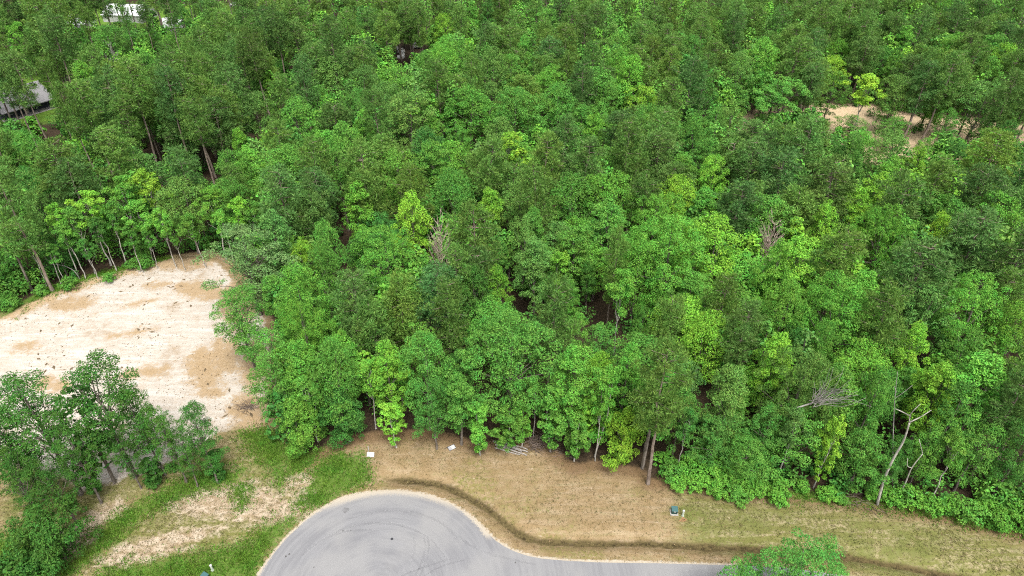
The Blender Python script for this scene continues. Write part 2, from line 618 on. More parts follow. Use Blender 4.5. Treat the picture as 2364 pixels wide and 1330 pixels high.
# ------------------------------------------------------------------ road: turning circle and the street leaving it
def asphalt_material():
    m = N("asphalt")
    p = m.pos()
    rel = m.n("ShaderNodeVectorMath", operation='SUBTRACT')
    m.set(rel.inputs[0], p)
    rel.inputs[1].default_value = (BULB[0], BULB[1], 0)
    ln = m.n("ShaderNodeVectorMath", operation='LENGTH')
    m.set(ln.inputs[0], rel.outputs[0])
    r = ln.outputs["Value"]
    sep = m.n("ShaderNodeSeparateXYZ")
    m.set(sep.inputs[0], rel.outputs[0])
    ang = m.math('ARCTAN2', sep.outputs[1], sep.outputs[0])
    comb = m.n("ShaderNodeCombineXYZ")
    m.set(comb.inputs[0], m.math('MULTIPLY', r, 1.5))
    m.set(comb.inputs[1], m.math('MULTIPLY', ang, 1.1))
    rings = m.noise(1.0, 5, .7, comb.outputs[0], .4)
    comb2 = m.n("ShaderNodeCombineXYZ")
    m.set(comb2.inputs[0], m.math('MULTIPLY', r, 4.5))
    m.set(comb2.inputs[1], m.math('MULTIPLY', ang, 1.6))
    fine = m.noise(1.0, 4, .7, comb2.outputs[0], .3)
    big = m.noise(.16, 3, .5, p)
    grit = m.noise(22, 2, .7, p)
    speck = m.noise(6, 3, .7, p)
    col = m.mix(m.ramp(rings, .32, .68), (.255, .255, .268), (.335, .335, .345))
    col = m.mix(m.math('MULTIPLY', m.ramp(fine, .52, .75), .5), col, (.215, .215, .228))
    col = m.mix(m.math('MULTIPLY', m.ramp(big, .42, .62), .75), col, (.375, .37, .365))
    col = m.mix(m.math('MULTIPLY', m.ramp(grit, .35, .7), .5), col, (.2, .2, .21))
    col = m.mix(m.math('MULTIPLY', m.ramp(speck, .6, .75), .45), col, (.42, .41, .4))
    # sand washed over the rim
    edge = m.math('ADD', r, m.math('MULTIPLY', m.math('SUBTRACT', speck, .5), 1.3))
    top = m.ramp(sep.outputs[1], 9.5, 12.2)
    dust = m.math('MAXIMUM', m.ramp(edge, BULB_R - .3, BULB_R + .15), m.math('MULTIPLY', m.ramp(edge, BULB_R - 1.0, BULB_R - .1), top))
    dust = m.math('MULTIPLY', dust, m.math('MAXIMUM', m.ramp(sep.outputs[1], 6.0, 7.2), m.ramp(m.math('MULTIPLY', sep.outputs[0], -1.0), 0.0, 1.0)))
    dust = m.math('MULTIPLY', dust, m.ramp(r, BULB_R + .8, BULB_R + .3))
    col = m.mix(dust, col, (.53, .47, .38))
    col = m.mix(1.0, col, (.6, .6, .6), 'MULTIPLY')
    return m.done(m.bsdf(col, .85, .25, grit, .25, .02))


edge = catmull(np.array([at(u, v)[:2] for u, v in ROAD_EDGE_PX]), 4)
edge = edge + np.stack([.05 * vnoise(edge, 3, 5), .06 * vnoise(edge, 4, 6)], 1)
far_top = np.array([[30, 45.2], [37, 44.0], [45, 41.6], [54, 38.0], [70, 31.0]])
far_bot = np.array([[68, 24.2], [50, 31.2], [40, 35.4], [30, 38.0], [20, 38.6], [8, 38.6], [2, 37.6], [-1.5, 36.0], [-3.2, 34.2]])
a0 = math.atan2(34.2 - BULB[1], -3.2 - BULB[0])
a1 = math.atan2(edge[0][1] - BULB[1], edge[0][0] - BULB[0])
arc = np.array([[BULB[0] + BULB_R * math.cos(a), BULB[1] + BULB_R * math.sin(a)] for a in np.linspace(a0, a1 - 2 * math.pi if a1 > a0 else a1, 40)])[1:-1]
outline = np.vstack([edge, catmull(far_top, 4), catmull(far_bot, 4), arc])
n = len(outline)
RZ = .05
rv = [(x, y, RZ) for x, y in outline] + [(x, y, -.3) for x, y in outline]
import bmesh
bm = bmesh.new()
bv = [bm.verts.new(v) for v in rv]
bm.faces.new(bv[:n])
for k in range(n):
    bm.faces.new((bv[k], bv[n + k], bv[n + (k + 1) % n], bv[(k + 1) % n]))
bmesh.ops.recalc_face_normals(bm, faces=bm.faces)
bmesh.ops.triangulate(bm, faces=[f for f in bm.faces if len(f.verts) > 4])
road_me = bpy.data.meshes.new("road")
bm.to_mesh(road_me)
bm.free()
road_me.materials.append(asphalt_material())
road = obj("road", road_me, kind="structure", label="grey asphalt turning circle and street with curved tyre marks", cat="road")


def strip(name, pix, width, mat, z, parent):
    c = catmull(np.array([at(u, v)[:2] for u, v in pix]), 8)
    t = np.gradient(c, axis=0)
    t /= np.linalg.norm(t, axis=1)[:, None]
    nrm = np.stack([-t[:, 1], t[:, 0]], 1)
    w = width * np.minimum(1, np.minimum(np.arange(len(c)), np.arange(len(c))[::-1]) / 5 + .15)
    L = c + nrm * w[:, None] / 2
    R = c - nrm * w[:, None] / 2
    vv = np.vstack([np.c_[L, np.full(len(c), z)], np.c_[R, np.full(len(c), z)]])
    k = np.arange(len(c) - 1)
    q = np.stack([k + len(c), k + 1 + len(c), k + 1, k], 1)
    return obj(name, mesh_np(name, vv, q, [mat]), parent)


def mark_material(name, c, amt):
    m = N(name)
    p = m.pos()
    b = m.bsdf(c, .9, .2)
    t = m.n("ShaderNodeBsdfTransparent")
    x = m.n("ShaderNodeMixShader")
    f = m.math('MULTIPLY', m.ramp(m.noise(.5, 3, .6, p), .25, .7), amt)
    m.set(x.inputs[0], f)
    m.t.links.new(t.outputs[0], x.inputs[1])
    m.t.links.new(b, x.inputs[2])
    return m.done(x.outputs[0])


MARK = mark_material("tyre_rubber", (.12, .12, .13), .12)
TRACKS = [[(985, 1235), (990, 1260), (985, 1290), (972, 1325), (960, 1345)], [(978, 1238), (982, 1262), (977, 1290), (963, 1322), (950, 1345)],
          [(995, 1245), (1015, 1270), (1035, 1293)], [(1045, 1290), (1000, 1303), (940, 1325), (915, 1340)], [(1080, 1292), (1020, 1308), (980, 1330)],
          [(800, 1200), (880, 1182), (960, 1186), (1020, 1210), (1060, 1250)], [(760, 1235), (830, 1212), (920, 1212), (985, 1238)],
          [(1050, 1230), (1090, 1262), (1150, 1285), (1240, 1305)], [(955, 1240), (957, 1265), (950, 1300)], [(690, 1290), (740, 1250), (800, 1228), (870, 1225)]]
for k, t in enumerate(TRACKS):
    strip("tyre_mark", t, .2 if k < 5 else .26, MARK, RZ + .004 + .0015 * k, road)
STAIN = mark_material("oil_stain", (.07, .065, .06), .6)


def disc(name, u, v, r, mat, z, parent=None, n=18, wob=.25, **kw):
    c = at(u, v)
    a = np.linspace(0, 2 * math.pi, n, endpoint=False)
    rr = r * (1 + wob * np.sin(a * 3 + u) * .6 + wob * np.sin(a * 5 + v) * .4)
    vv = np.vstack([[[c[0], c[1], z]], np.stack([c[0] + rr * np.cos(a), c[1] + rr * np.sin(a), np.full(n, z)], 1)])
    k = np.arange(n)
    q = np.stack([np.zeros(n, int), 1 + k, 1 + (k + 1) % n], 1)
    return obj(name, mesh_np(name, vv, q, [mat]), parent, **kw)


disc("oil_stain", 798, 1178, .38, STAIN, RZ + .004, road)
for u, v, r in [(792, 1226, .12), (810, 1225, .07), (1190, 1300, .1), (660, 1285, .12), (668, 1280, .1), (725, 1310, .08)]:
    disc("spot", u, v, r, STAIN, RZ + .004, road)
M_IRON = plain("cast_iron", (.03, .03, .035), .7)
cv = at(905, 1245)
mb = MB()
mb.tube([(0, 0, 0), (0, 0, .012)], [.16, .16], 18)
o = mb.build("valve_cover", M_IRON, label="small round dark valve cover set in the turning circle", cat="valve cover", loc=(cv[0], cv[1], RZ + .003))

# ------------------------------------------------------------------ tree prototypes
def unit(a):
    return a / (np.linalg.norm(a, axis=-1, keepdims=True) + 1e-9)


def leaf_quads(P, Nn, size, aspect, rng, fold=.18):
    n = len(P)
    r = rng.normal(size=(n, 3))
    t = unit(np.cross(Nn, r))
    b = np.cross(Nn, t)
    s = (size * rng.uniform(.7, 1.3, n))[:, None]
    up = Nn * s * fold
    a0 = P - t * s * .5
    a1 = P + b * s * aspect * .5 + up
    a2 = P + t * s * .5
    a3 = P - b * s * aspect * .5 + up
    Vv = np.stack([a0, a1, a2, a3], 1).reshape(-1, 3)
    return Vv, np.arange(n * 4).reshape(-1, 4)


def wander(p0, p1, k, amp, rng):
    t = np.linspace(0, 1, k)[:, None]
    p = np.asarray(p0) * (1 - t) + np.asarray(p1) * t
    w = np.cumsum(rng.normal(0, amp, (k, 3)), 0)
    w -= w[0] + (w[-1] - w[0]) * t
    w[:, 2] *= .3
    return p + w


def crown_clumps(rng, H, R, zb, n, tm=.42, pw=2.0, inner=.25, lob=.22):
    ph = rng.uniform(0, 6.28, 6)
    C = []
    tries = 0
    while len(C) < n and tries < 6000:
        tries += 1
        t = rng.beta(1.5, 1.15)
        th = rng.uniform(0, 2 * math.pi)
        q = (t - tm) / (1 - tm) if t > tm else (tm - t) / tm
        rr = R * max(0.02, 1 - abs(q) ** pw) ** (1 / pw)
        rr *= 1 + lob * (math.sin(2 * th + ph[0] + 3 * t) + math.sin(3 * th + ph[1] - 4 * t) + .6 * math.sin(5 * th + ph[2] + 7 * t)) / 1.6
        f = rng.uniform(.72, 1.0) if rng.random() > inner else rng.uniform(.1, .7)
        c = np.array([rr * f * math.cos(th), rr * f * math.sin(th), zb + t * (H - zb)])
        if all(np.linalg.norm((c - d[0]) * [1, 1, 1.2]) > .16 * R + .25 for d in C):
            C.append((c, f))
    return C


def broadleaf(seed, H, R, zb, nclump, nleaf, size, tm=.42, pw=2.0, inner=.25, lob=.22, rc=(.2, .32), flat=.72, trunk_r=.22, nlimb=9, bend=.5, aspect=.62, open_=0.0):
    rng = np.random.default_rng(seed)
    C = crown_clumps(rng, H, R, zb, nclump, tm, pw, inner, lob)
    top = np.array([rng.normal(0, .3), rng.normal(0, .3), H * .88])
    tr = wander((0, 0, -.3), top, 9, bend * .22, rng)
    rad = trunk_r * np.linspace(1.15, .22, 9)
    rad[0] *= 1.25
    parts = [tube(tr, rad, 8)]
    sel = rng.permutation(len(C))[:nlimb]
    for s in sel:
        c = C[s][0]
        k = int(np.clip(np.searchsorted(tr[:, 2], c[2] * rng.uniform(.5, .72)), 2, 7))
        b = wander(tr[k], c, 6, .12, rng)
        parts.append(tube(b, rad[k] * np.linspace(.6, .12, 6), 5))
    PV, PN = [], []
    axis_c = np.array([0, 0, zb + (H - zb) * .4])
    for c, f in C:
        r = R * rng.uniform(*rc) * (1.0 if f > .7 else 1.15)
        m = int(nleaf * (r / (R * .26)) ** 2 * (1 if f > .7 else .6))
        d = unit(rng.normal(size=(m * 2, 3)))
        d = d[d[:, 2] > -.45][:m]
        m = len(d)
        p = c + d * (r * rng.uniform(.7, 1.08, m))[:, None] * [1, 1, flat]
        if open_:
            p += rng.normal(0, open_, (m, 3))
        outw = unit(p - axis_c)
        nn = unit(d * .55 + outw * .35 + np.array([0, 0, .55]) + rng.normal(0, .42, (m, 3)))
        PV.append(p)
        PN.append(nn)
    P = np.concatenate(PV)
    Nn = np.concatenate(PN)
    lv, lq = leaf_quads(P, Nn, size, aspect, rng)
    return dict(trunk=join(parts), P=P, N=Nn, crown=(lv, lq), H=H, R=R, zc=zb + (H - zb) * .52, size=size, aspect=aspect)


def pine(seed, H, R, zb, whorls=13, size=.46, top=.35, dense=1.0):
    rng = np.random.default_rng(seed)
    tr = wander((0, 0, -.3), (rng.normal(0, .3), rng.normal(0, .3), H * .97), 10, .12, rng)
    rad = np.linspace(.26, .05, 10)
    rad[0] = .34
    parts = [tube(tr, rad, 8)]
    PV, PN = [], []
    for w in range(whorls):
        t = (w + rng.uniform(-.3, .3)) / (whorls - 1)
        t = min(max(t, 0), 1)
        z = zb + (H - zb) * t * .96
        nb = rng.integers(3, 6)
        a0 = rng.uniform(0, 6.28)
        prof = (.55 + .45 * math.sin(min(1, t / .45) * math.pi / 2)) if t < .45 else math.sqrt(max(0.04, 1 - ((t - .45) / .6) ** 2))
        for b in range(nb):
            a = a0 + b * 6.283 / nb + rng.normal(0, .3)
            L = R * prof * rng.uniform(.7, 1.1)
            base = np.array([np.interp(z, tr[:, 2], tr[:, 0]), np.interp(z, tr[:, 2], tr[:, 1]), z])
            tip = base + np.array([math.cos(a) * L, math.sin(a) * L, L * rng.uniform(.05, .4)])
            br = wander(base, tip, 5, .1, rng)
            if rng.random() < .6:
                parts.append(tube(br, np.linspace(.07, .02, 5), 4))
            ncl = max(2, int((L * 1.6 + 1) * dense))
            for q in range(ncl):
                f = rng.uniform(.35, 1.05)
                c = base + (tip - base) * f + rng.normal(0, .22 + .1 * L * .5, 3) * [1, 1, .6]
                r = rng.uniform(.4, .7)
                m = int(rng.uniform(34, 54))
                d = unit(rng.normal(size=(m, 3)) + np.array([0, 0, .55]))
                PV.append(c + d * r * rng.uniform(.45, 1, (m, 1)))
                PN.append(d)
    P = np.concatenate(PV)
    D = np.concatenate(PN)
    n = len(P)
    s = (size * rng.uniform(.7, 1.25, n))[:, None]
    side = unit(np.cross(D, rng.normal(size=(n, 3)))) * s * .1
    lv = np.stack([P - side, P + side, P + D * s * .75 + side * .6, P + D * s * .8 - side * .5], 1).reshape(-1, 3)
    lq = np.arange(n * 4).reshape(-1, 4)
    nn = unit(D * .4 + np.array([0, 0, .7]) + rng.normal(0, .3, (n, 3)))
    return dict(trunk=join(parts), P=P, N=nn, crown=(lv, lq), H=H, R=R, zc=zb + (H - zb) * .55, size=size, aspect=.4)


def deadtree(seed, H, R, zb, nb=60, trunk_r=.2):
    rng = np.random.default_rng(seed)
    tr = wander((0, 0, -.3), (rng.normal(0, .4), rng.normal(0, .4), H * .86), 10, .15, rng)
    rad = np.linspace(trunk_r, .03, 10)
    parts = [tube(tr, rad, 7)]
    br_parts = []
    for k in range(nb):
        t = rng.uniform(0, 1) ** 1.3
        z = zb + (H - zb) * t * .85
        a = rng.uniform(0, 6.28)
        L = R * (1.1 - .6 * t) * rng.uniform(.55, 1.1)
        base = np.array([np.interp(z, tr[:, 2], tr[:, 0]), np.interp(z, tr[:, 2], tr[:, 1]), z])
        tip = base + np.array([math.cos(a) * L, math.sin(a) * L, L * rng.uniform(.5, 1.5)])
        b = wander(base, tip, 6, .16, rng)
        br_parts.append(tube(b, np.linspace(.05, .02, 6), 4))
        for q in range(5):
            f = rng.uniform(.35, 1)
            p = base + (tip - base) * f
            tt = p + unit(tip - base + rng.normal(0, L * .45, 3) + [0, 0, .3 * L]) * L * rng.uniform(.25, .5)
            br_parts.append(tube(wander(p, tt, 4, .05, rng), np.linspace(.026, .013, 4), 3))
    return dict(trunk=join(parts), branches=join(br_parts), H=H, R=R, zc=zb + (H - zb) * .6)


PROTO = {}


def reg(key, variants, leaf, bark):
    PROTO[key] = []
    for k, d in enumerate(variants):
        d["trunk_me"] = mesh_np("trunk", *d["trunk"], [bark], smooth=True)
        if "crown" in d:
            d["crown_me"] = mesh_np("crown", *d["crown"], [leaf])
        else:
            d["branch_me"] = mesh_np("branches", *d["branches"], [bark])
        PROTO[key].append(d)


reg('R', [broadleaf(100 + k, 16, 4.5, 4.0, 130, 175, .25, tm=.4, lob=.26, rc=(.12, .24)) for k in range(5)], M_LEAF, M_BARK)
reg('L', [broadleaf(150 + k, 18, 7.0, 4.0, 215, 520, .25, tm=.42, lob=.4, rc=(.085, .165), trunk_r=.34, nlimb=18) for k in range(2)], M_LEAF, M_BARK)
reg('G', [broadleaf(200 + k, 17, 3.0, 4.0, 90, 150, .245, tm=.36, pw=1.7, lob=.36, rc=(.15, .28), open_=.06) for k in range(4)], M_LEAF, M_BARK)
reg('I', [broadleaf(300 + k, 15, 3.8, 3.5, 95, 165, .25, tm=.5, lob=.55, rc=(.12, .25), open_=.05) for k in range(4)], M_LEAF, M_BARK)
reg('O', [broadleaf(400 + k, 19, 4.2, 4.0, 112, 230, .24, tm=.55, lob=.5, inner=.35, rc=(.12, .24), nlimb=26, trunk_r=.25, open_=.1) for k in range(4)], M_LEAF, M_BARK)
reg('S', [broadleaf(500 + k, 14, 1.9, 8.0, 34, 100, .26, tm=.5, lob=.55, rc=(.18, .36), trunk_r=.12, bend=.8, nlimb=10, open_=.08) for k in range(4)], M_LEAF, M_PALEBARK)
reg('V', [broadleaf(600 + k, 11, 1.6, 1.5, 64, 90, .25, tm=.55, pw=2.6, lob=.45, rc=(.17, .34), trunk_r=.12, nlimb=5, open_=.06) for k in range(4)], M_LEAF, M_PALEBARK)
reg('K', [broadleaf(650 + k, 9, 3.2, .3, 120, 165, .24, tm=.45, pw=2.2, lob=.45, rc=(.12, .25), trunk_r=.14, nlimb=6, open_=.05) for k in range(3)], M_LEAF, M_BARK)
reg('P', [pine(700 + k, 22, 3.6, 10.5 - k * .7) for k in range(5)], M_NEEDLE, M_PINEBARK)
reg('T', [pine(760 + k, 26, 3.2, 15.5, whorls=11) for k in range(3)], M_NEEDLE, M_PINEBARK)
reg('Y', [pine(800 + k, 16, 3.2, 4.5, whorls=15) for k in range(2)], M_NEEDLE, M_PINEBARK)
reg('B', [broadleaf(900 + k, 2.2, 1.4, .1, 38, 48, .22, tm=.45, lob=.35, rc=(.2, .32), trunk_r=.05, nlimb=4) for k in range(4)], M_LEAF, M_BARK)
reg('D', [deadtree(950 + k, 15, 3.0, 6.5, 60) for k in range(2)], None, M_DEAD_PINK)
reg('W', [deadtree(970 + k, 15, 2.6, 6.0, 30) for k in range(2)], None, M_DEAD_WHITE)

TINT = dict(m=(.09, .235, .035), d=(.06, .175, .03), e=(.11, .285, .036), l=(.145, .33, .034), y=(.19, .37, .034), b=(.1, .218, .044), o=(.112, .22, .042), p=(.14, .255, .078), g=(.089, .184, .043), k=(.046, .132, .02))
TWORD = dict(m='mid green', d='dark green', e='bright green', l='lime green', y='yellow green', b='grey green', o='olive green', p='pale silvery green', g='dull olive', k='deep green')

# ------------------------------------------------------------------ trees read off the photograph:
# (u, v, crown width px, kind, tint, label or None, tree height or None); u, v = middle of the crown
MAN = [
    # middle of the wood
    (890, 608, 180, 'R', 'e', 'large domed bright green tree below and beside the bare pinkish dead tree', None),
    (950, 533, 85, 'I', 'y', 'yellow green tree top just above the large domed tree, mid wood', None),
    (1018, 566, 76, 'D', 'm', 'bare pinkish dead tree standing among green crowns in the middle of the wood', 18.5),
    (1098, 560, 125, 'P', 'o', 'big olive pine immediately to the right of the bare pinkish dead tree', 21),
    (1060, 640, 90, 'P', 'o', None, 19), (693, 705, 118, 'R', 'e', 'bright green round tree at the clearing edge, upper of two alike', None),
    (716, 785, 128, 'R', 'e', 'bright green round tree at the clearing edge, lower of two alike', None),
    (825, 700, 120, 'P', 'g', None, 19), (930, 715, 100, 'Y', 'o', 'light olive puffy pine in the front pine cluster', 17), (868, 770, 90, 'Y', 'o', None, 16),
    (1030, 730, 105, 'P', 'o', None, 19), (1097, 700, 82, 'R', 'd', 'dark glossy green tree behind the huge front oak', None), (1145, 685, 56, 'G', 'l', 'lime tree top between the dark glossy tree and the dark gap', None),
    (698, 612, 54, 'I', 'y', 'small yellow tinged tree near the pale silvery clearing tree', 12), (765, 585, 78, 'R', 'm', None, None), (745, 640, 92, 'R', 'm', None, None), (645, 570, 90, 'G', 'b', None, None),
    (1172, 835, 235, 'R', 'm', 'huge spreading mid green oak at the front of the wood, middle of the edge', 18),
    (1270, 725, 112, 'P', 'o', 'light olive feathery pine above the huge front oak', 20), (1235, 625, 84, 'G', 'b', None, None), (1205, 575, 70, 'I', 'b', None, None), (1295, 652, 44, 'V', 'l', 'narrow lime green vine clad trunk in the mid wood', 13),
    (1318, 590, 98, 'G', 'm', None, None), (1552, 600, 185, 'R', 'e', 'very large bright green crown, largest in the centre right of the wood', 19), (1510, 530, 135, 'R', 'e', None, 17),
    (1470, 640, 100, 'R', 'e', None, 16), (1432, 672, 66, 'S', 'e', 'thin tall tree with bare straight trunk beside the dark gap', 15), (1415, 600, 66, 'P', 'o', None, 19), (1545, 765, 88, 'Y', 'o', None, 16), (1475, 775, 54, 'I', 'm', None, 13),
    (1620, 800, 112, 'R', 'l', None, 15), (1330, 790, 70, 'I', 'm', None, 12), (1390, 810, 90, 'I', 'm', None, 11), (1720, 770, 95, 'P', 'g', None, 18), (1670, 700, 90, 'P', 'o', None, 18),
    # front edge over the verge, from left to right
    (560, 745, 120, 'O', 'm', 'open branched tree overhanging the right side of the white sand', 14),
    (572, 612, 150, 'O', 'p', 'pale silvery green tree leaning over the upper corner of the sand', 16),
    (635, 900, 95, 'I', 'm', None, 12), (640, 830, 100, 'I', 'm', None, 13), (690, 985, 90, 'V', 'm', 'leafy bush like tree at the end of the wood beside the grass track', 9), (655, 960, 70, 'V', 'd', None, 8),
    (770, 880, 120, 'R', 'm', None, 16), (790, 965, 82, 'V', 'd', 'dark leafy tree hanging to the ground near the white sign', 9),
    (903, 870, 84, 'G', 'l', 'yellowish lime tree at the front edge above the white sign', 15), (908, 975, 44, 'V', 'l', 'lime vine clad column standing out on the brown verge', 8),
    (980, 860, 115, 'R', 'm', None, 16), (1000, 940, 80, 'I', 'd', None, 12), (1106, 985, 46, 'V', 'e', 'bright vine clad column rooted in the verge left of the log pile', 9), (1060, 930, 80, 'G', 'm', None, 12),
    (1170, 985, 60, 'V', 'm', None, 8), (1205, 975, 36, 'V', 'e', None, 8), (1318, 890, 112, 'G', 'e', 'bright green tree leafed to the ground right of the log pile', 16), (1330, 1005, 55, 'V', 'm', None, 8),
    (1385, 940, 54, 'V', 'e', 'slim bright green tree with slanting pale trunk at the front edge', 15), (1443, 880, 70, 'G', 'e', None, 16), (1440, 1005, 88, 'V', 'y', 'dark and yellow speckled bush tree beside the tall pine trunk', 9),
    (1535, 890, 135, 'P', 'o', 'tall olive pine with long bare trunk at the front edge of the wood', 22), (1570, 960, 90, 'I', 'm', None, 12), (1275, 960, 60, 'V', 'm', None, 11),
    (1665, 930, 100, 'G', 'b', 'grey green tree with bare twigs on top, right of the tall pine', 16), (1650, 1010, 100, 'I', 'd', None, 10), (1775, 848, 84, 'G', 'l', 'lime green tree at the right front, above the grey green oak', 16),
    (1840, 905, 160, 'R', 'b', 'grey green oak with a fan of bare white branches', 17), (1835, 1005, 120, 'I', 'm', None, 11), (1770, 1000, 80, 'I', 'd', None, 11), (1912, 1035, 46, 'V', 'y', 'yellow green vine column in the dark gap right of the shrubs', 12),
    (2010, 925, 90, 'I', 'm', None, 15), (1988, 1065, 112, 'V', 'm', 'broad dark leafy bush tree left of the leaning white trunk', 9), (2145, 920, 105, 'G', 'l', None, 15), (2140, 1040, 80, 'I', 'm', None, 11), (2070, 1060, 60, 'I', 'd', None, 9),
    (2245, 920, 140, 'G', 'e', 'big bright green tree at the right front, foliage down to the shrubs', 17), (2250, 1045, 110, 'I', 'm', None, 11), (2350, 1040, 110, 'R', 'd', None, 13), (2340, 930, 100, 'P', 'g', None, 18),
    # right of the wood
    (2235, 738, 165, 'R', 'e', 'huge bright green spreading crown near the right edge', 18), (2335, 780, 120, 'R', 'e', None, 16), (1935, 750, 185, 'R', 'e', 'huge bright green dome left of the bare branched grey tree', 18),
    (2115, 640, 165, 'P', 'g', 'wide flat dark olive pine showing its limbs', 21), (2030, 565, 135, 'R', 'e', None, 18), (1937, 605, 125, 'P', 'o', None, 19), (1830, 632, 108, 'G', 'l', 'bright lime tree under the bare brown dead tree', 17),
    (1890, 540, 66, 'G', 'l', 'upright lime tree to the right of the bare brown dead tree', 17), (1826, 565, 46, 'G', 'l', None, 14), (1790, 549, 68, 'D', 'm', 'bare brown twiggy dead tree in the right half of the wood', 16), (1952, 665, 58, 'G', 'l', None, 15),
    (2148, 570, 58, 'G', 'y', None, 17), (2262, 645, 66, 'G', 'l', None, 16), (2195, 600, 62, 'G', 'm', None, 16), (2255, 555, 150, 'P', 'g', None, 20), (2335, 610, 130, 'P', 'g', None, 20), (1795, 735, 95, 'R', 'm', None, None),
    (1845, 835, 62, 'I', 'b', None, 14), (1895, 830, 80, 'R', 'm', None, 15), (2092, 830, 72, 'G', 'l', None, 16), (2120, 745, 105, 'I', 'b', None, 17), (2210, 840, 100, 'I', 'm', None, 15), (1800, 420, 130, 'P', 'g', None, 20), (1920, 430, 130, 'P', 'g', None, 20), (1700, 490, 110, 'P', 'g', None, 19),
    (2080, 480, 120, 'P', 'g', None, 20), (2250, 450, 120, 'P', 'g', None, 20), (2190, 470, 60, 'G', 'l', None, 16), (2020, 470, 80, 'G', 'l', None, 16), (1960, 500, 70, 'G', 'l', None, 16),
    # upper middle
    (1452, 195, 82, 'R', 'l', 'tall bright lime crown standing above the upper middle of the wood', 19), (1348, 200, 70, 'P', 'g', None, 21), (942, 285, 150, 'R', 'b', 'large grey green crown in the upper middle of the wood', 18), (1085, 268, 110, 'R', 'e', None, 18),
    (1185, 275, 110, 'R', 'm', None, 18), (1290, 258, 98, 'R', 'm', None, 17), (1268, 215, 80, 'R', 'e', None, 17), (1300, 330, 70, 'P', 'g', None, 20), (1372, 328, 66, 'G', 'l', None, 16), (1172, 343, 46, 'S', 'y', 'thin yellowish crown with pale twigs in the upper middle', 15), (1205, 378, 36, 'S', 'y', None, 14),
    (1750, 150, 88, 'R', 'e', 'clean domed green tree at the upper right, left of the dark opening', 18), (2105, 395, 54, 'G', 'l', 'lime tree on the right between dark pines', 16), (2045, 365, 110, 'R', 'b', None, 16), (1700, 175, 70, 'R', 'b', None, 17),
    (1410, 470, 120, 'R', 'e', None, 17), (1330, 480, 120, 'R', 'm', None, 17), (1050, 470, 110, 'R', 'm', None, 17), (960, 455, 90, 'P', 'o', None, 19), (830, 495, 80, 'G', 'l', None, 16), (840, 400, 110, 'P', 'o', None, 20), (1130, 500, 60, 'G', 'l', None, 15), (1560, 480, 90, 'R', 'l', None, 16), (1640, 425, 80, 'R', 'l', None, 15),
    # right dirt clearing
    (1998, 205, 58, 'S', 'y', 'slender yellow leaved tree standing alone on the dirt clearing', 16), (1918, 215, 70, 'O', 'm', 'open crowned tree at the near side of the dirt clearing', 14), 
    (2065, 225, 80, 'R', 'b', None, 15), (2260, 250, 130, 'R', 'b', 'wide grey green tree over the right end of the dirt clearing', 16), (1800, 235, 110, 'O', 'm', None, 15), (1965, 292, 60, 'O', 'm', None, 7), (2060, 300, 64, 'O', 'm', None, 8),
    # left, round the sand
    (203, 478, 60, 'S', 'l', 'lime crowned slender tree with long pale trunk at the sand edge', 15), (126, 512, 46, 'S', 'l', 'leftmost lime crowned slender tree with leaning pale trunk', 14), (280, 445, 60, 'S', 'e', None, 15), (345, 432, 56, 'S', 'y', 'yellow crowned slender tree at the far edge of the sand', 16),
    (548, 488, 42, 'S', 'l', None, 13), (487, 475, 52, 'S', 'e', None, 14), (318, 500, 60, 'S', 'e', None, 12), (560, 355, 46, 'G', 'l', 'small lime crown among pines above the sand', 15), (425, 478, 118, 'R', 'b', 'dense grey green oak behind the upper tip of the sand', 15),
    (28, 470, 110, 'P', 'o', 'tall pine with leaning trunk on the left margin by the sand', 24), (150, 390, 120, 'P', 'o', None, 20), (258, 360, 100, 'P', 'o', None, 20), (90, 450, 80, 'R', 'd', None, 15), (100, 490, 70, 'R', 'b', None, 13),
    (302, 195, 84, 'T', 'o', 'lofty pine with the longest bare trunk left of the upper middle', 27), (50, 178, 78, 'T', 'g', 'lofty pine with pale dead limbs standing before the grey roof', 27), (455, 275, 74, 'T', 'o', None, 22), (205, 240, 76, 'T', 'o', None, 24), (390, 215, 70, 'T', 'g', None, 25), (165, 250, 60, 'T', 'o', None, 25), (24, 185, 66, 'T', 'g', None, 25), (112, 180, 44, 'T', 'o', None, 24), (282, 28, 34, 'T', 'o', None, 22), (332, 34, 34, 'T', 'g', None, 20), (190, 40, 30, 'T', 'o', None, 20), (350, 270, 90, 'R', 'd', None, 14), (590, 120, 64, 'T', 'g', None, 26), (762, 90, 56, 'T', 'g', None, 26), (122, 75, 70, 'T', 'g', None, 27), (640, 60, 56, 'T', 'g', None, 26), (385, 5, 50, 'T', 'g', None, 27),
    (605, 275, 80, 'R', 'b', None, 17), (700, 290, 90, 'R', 'm', None, 17), (650, 340, 80, 'P', 'o', None, 19), (770, 195, 90, 'R', 'b', None, 17), (265, 130, 44, 'W', 'm', 'bare grey dead tree among the pines at the upper left', 19),
    # row of open trees in front of the sand
    (240, 945, 165, 'O', 'k', 'tallest open crowned tree of the row standing before the sand', 19), (100, 985, 160, 'O', 'k', 'open crowned tree against the sand at the left end of the row', 19), (330, 975, 85, 'O', 'k', None, 15), (388, 1010, 74, 'O', 'k', None, 13),
    (464, 1010, 82, 'O', 'k', 'last small tree of the row before the sand, beside the grass track', 13), (-25, 1010, 110, 'O', 'k', None, 17), (170, 1040, 80, 'O', 'k', None, 15), (40, 1110, 85, 'O', 'k', None, 13), (285, 1040, 60, 'O', 'k', None, 11), (115, 1235, 150, 'K', 'k', 'dark bushy tree in the lower left corner', 8),
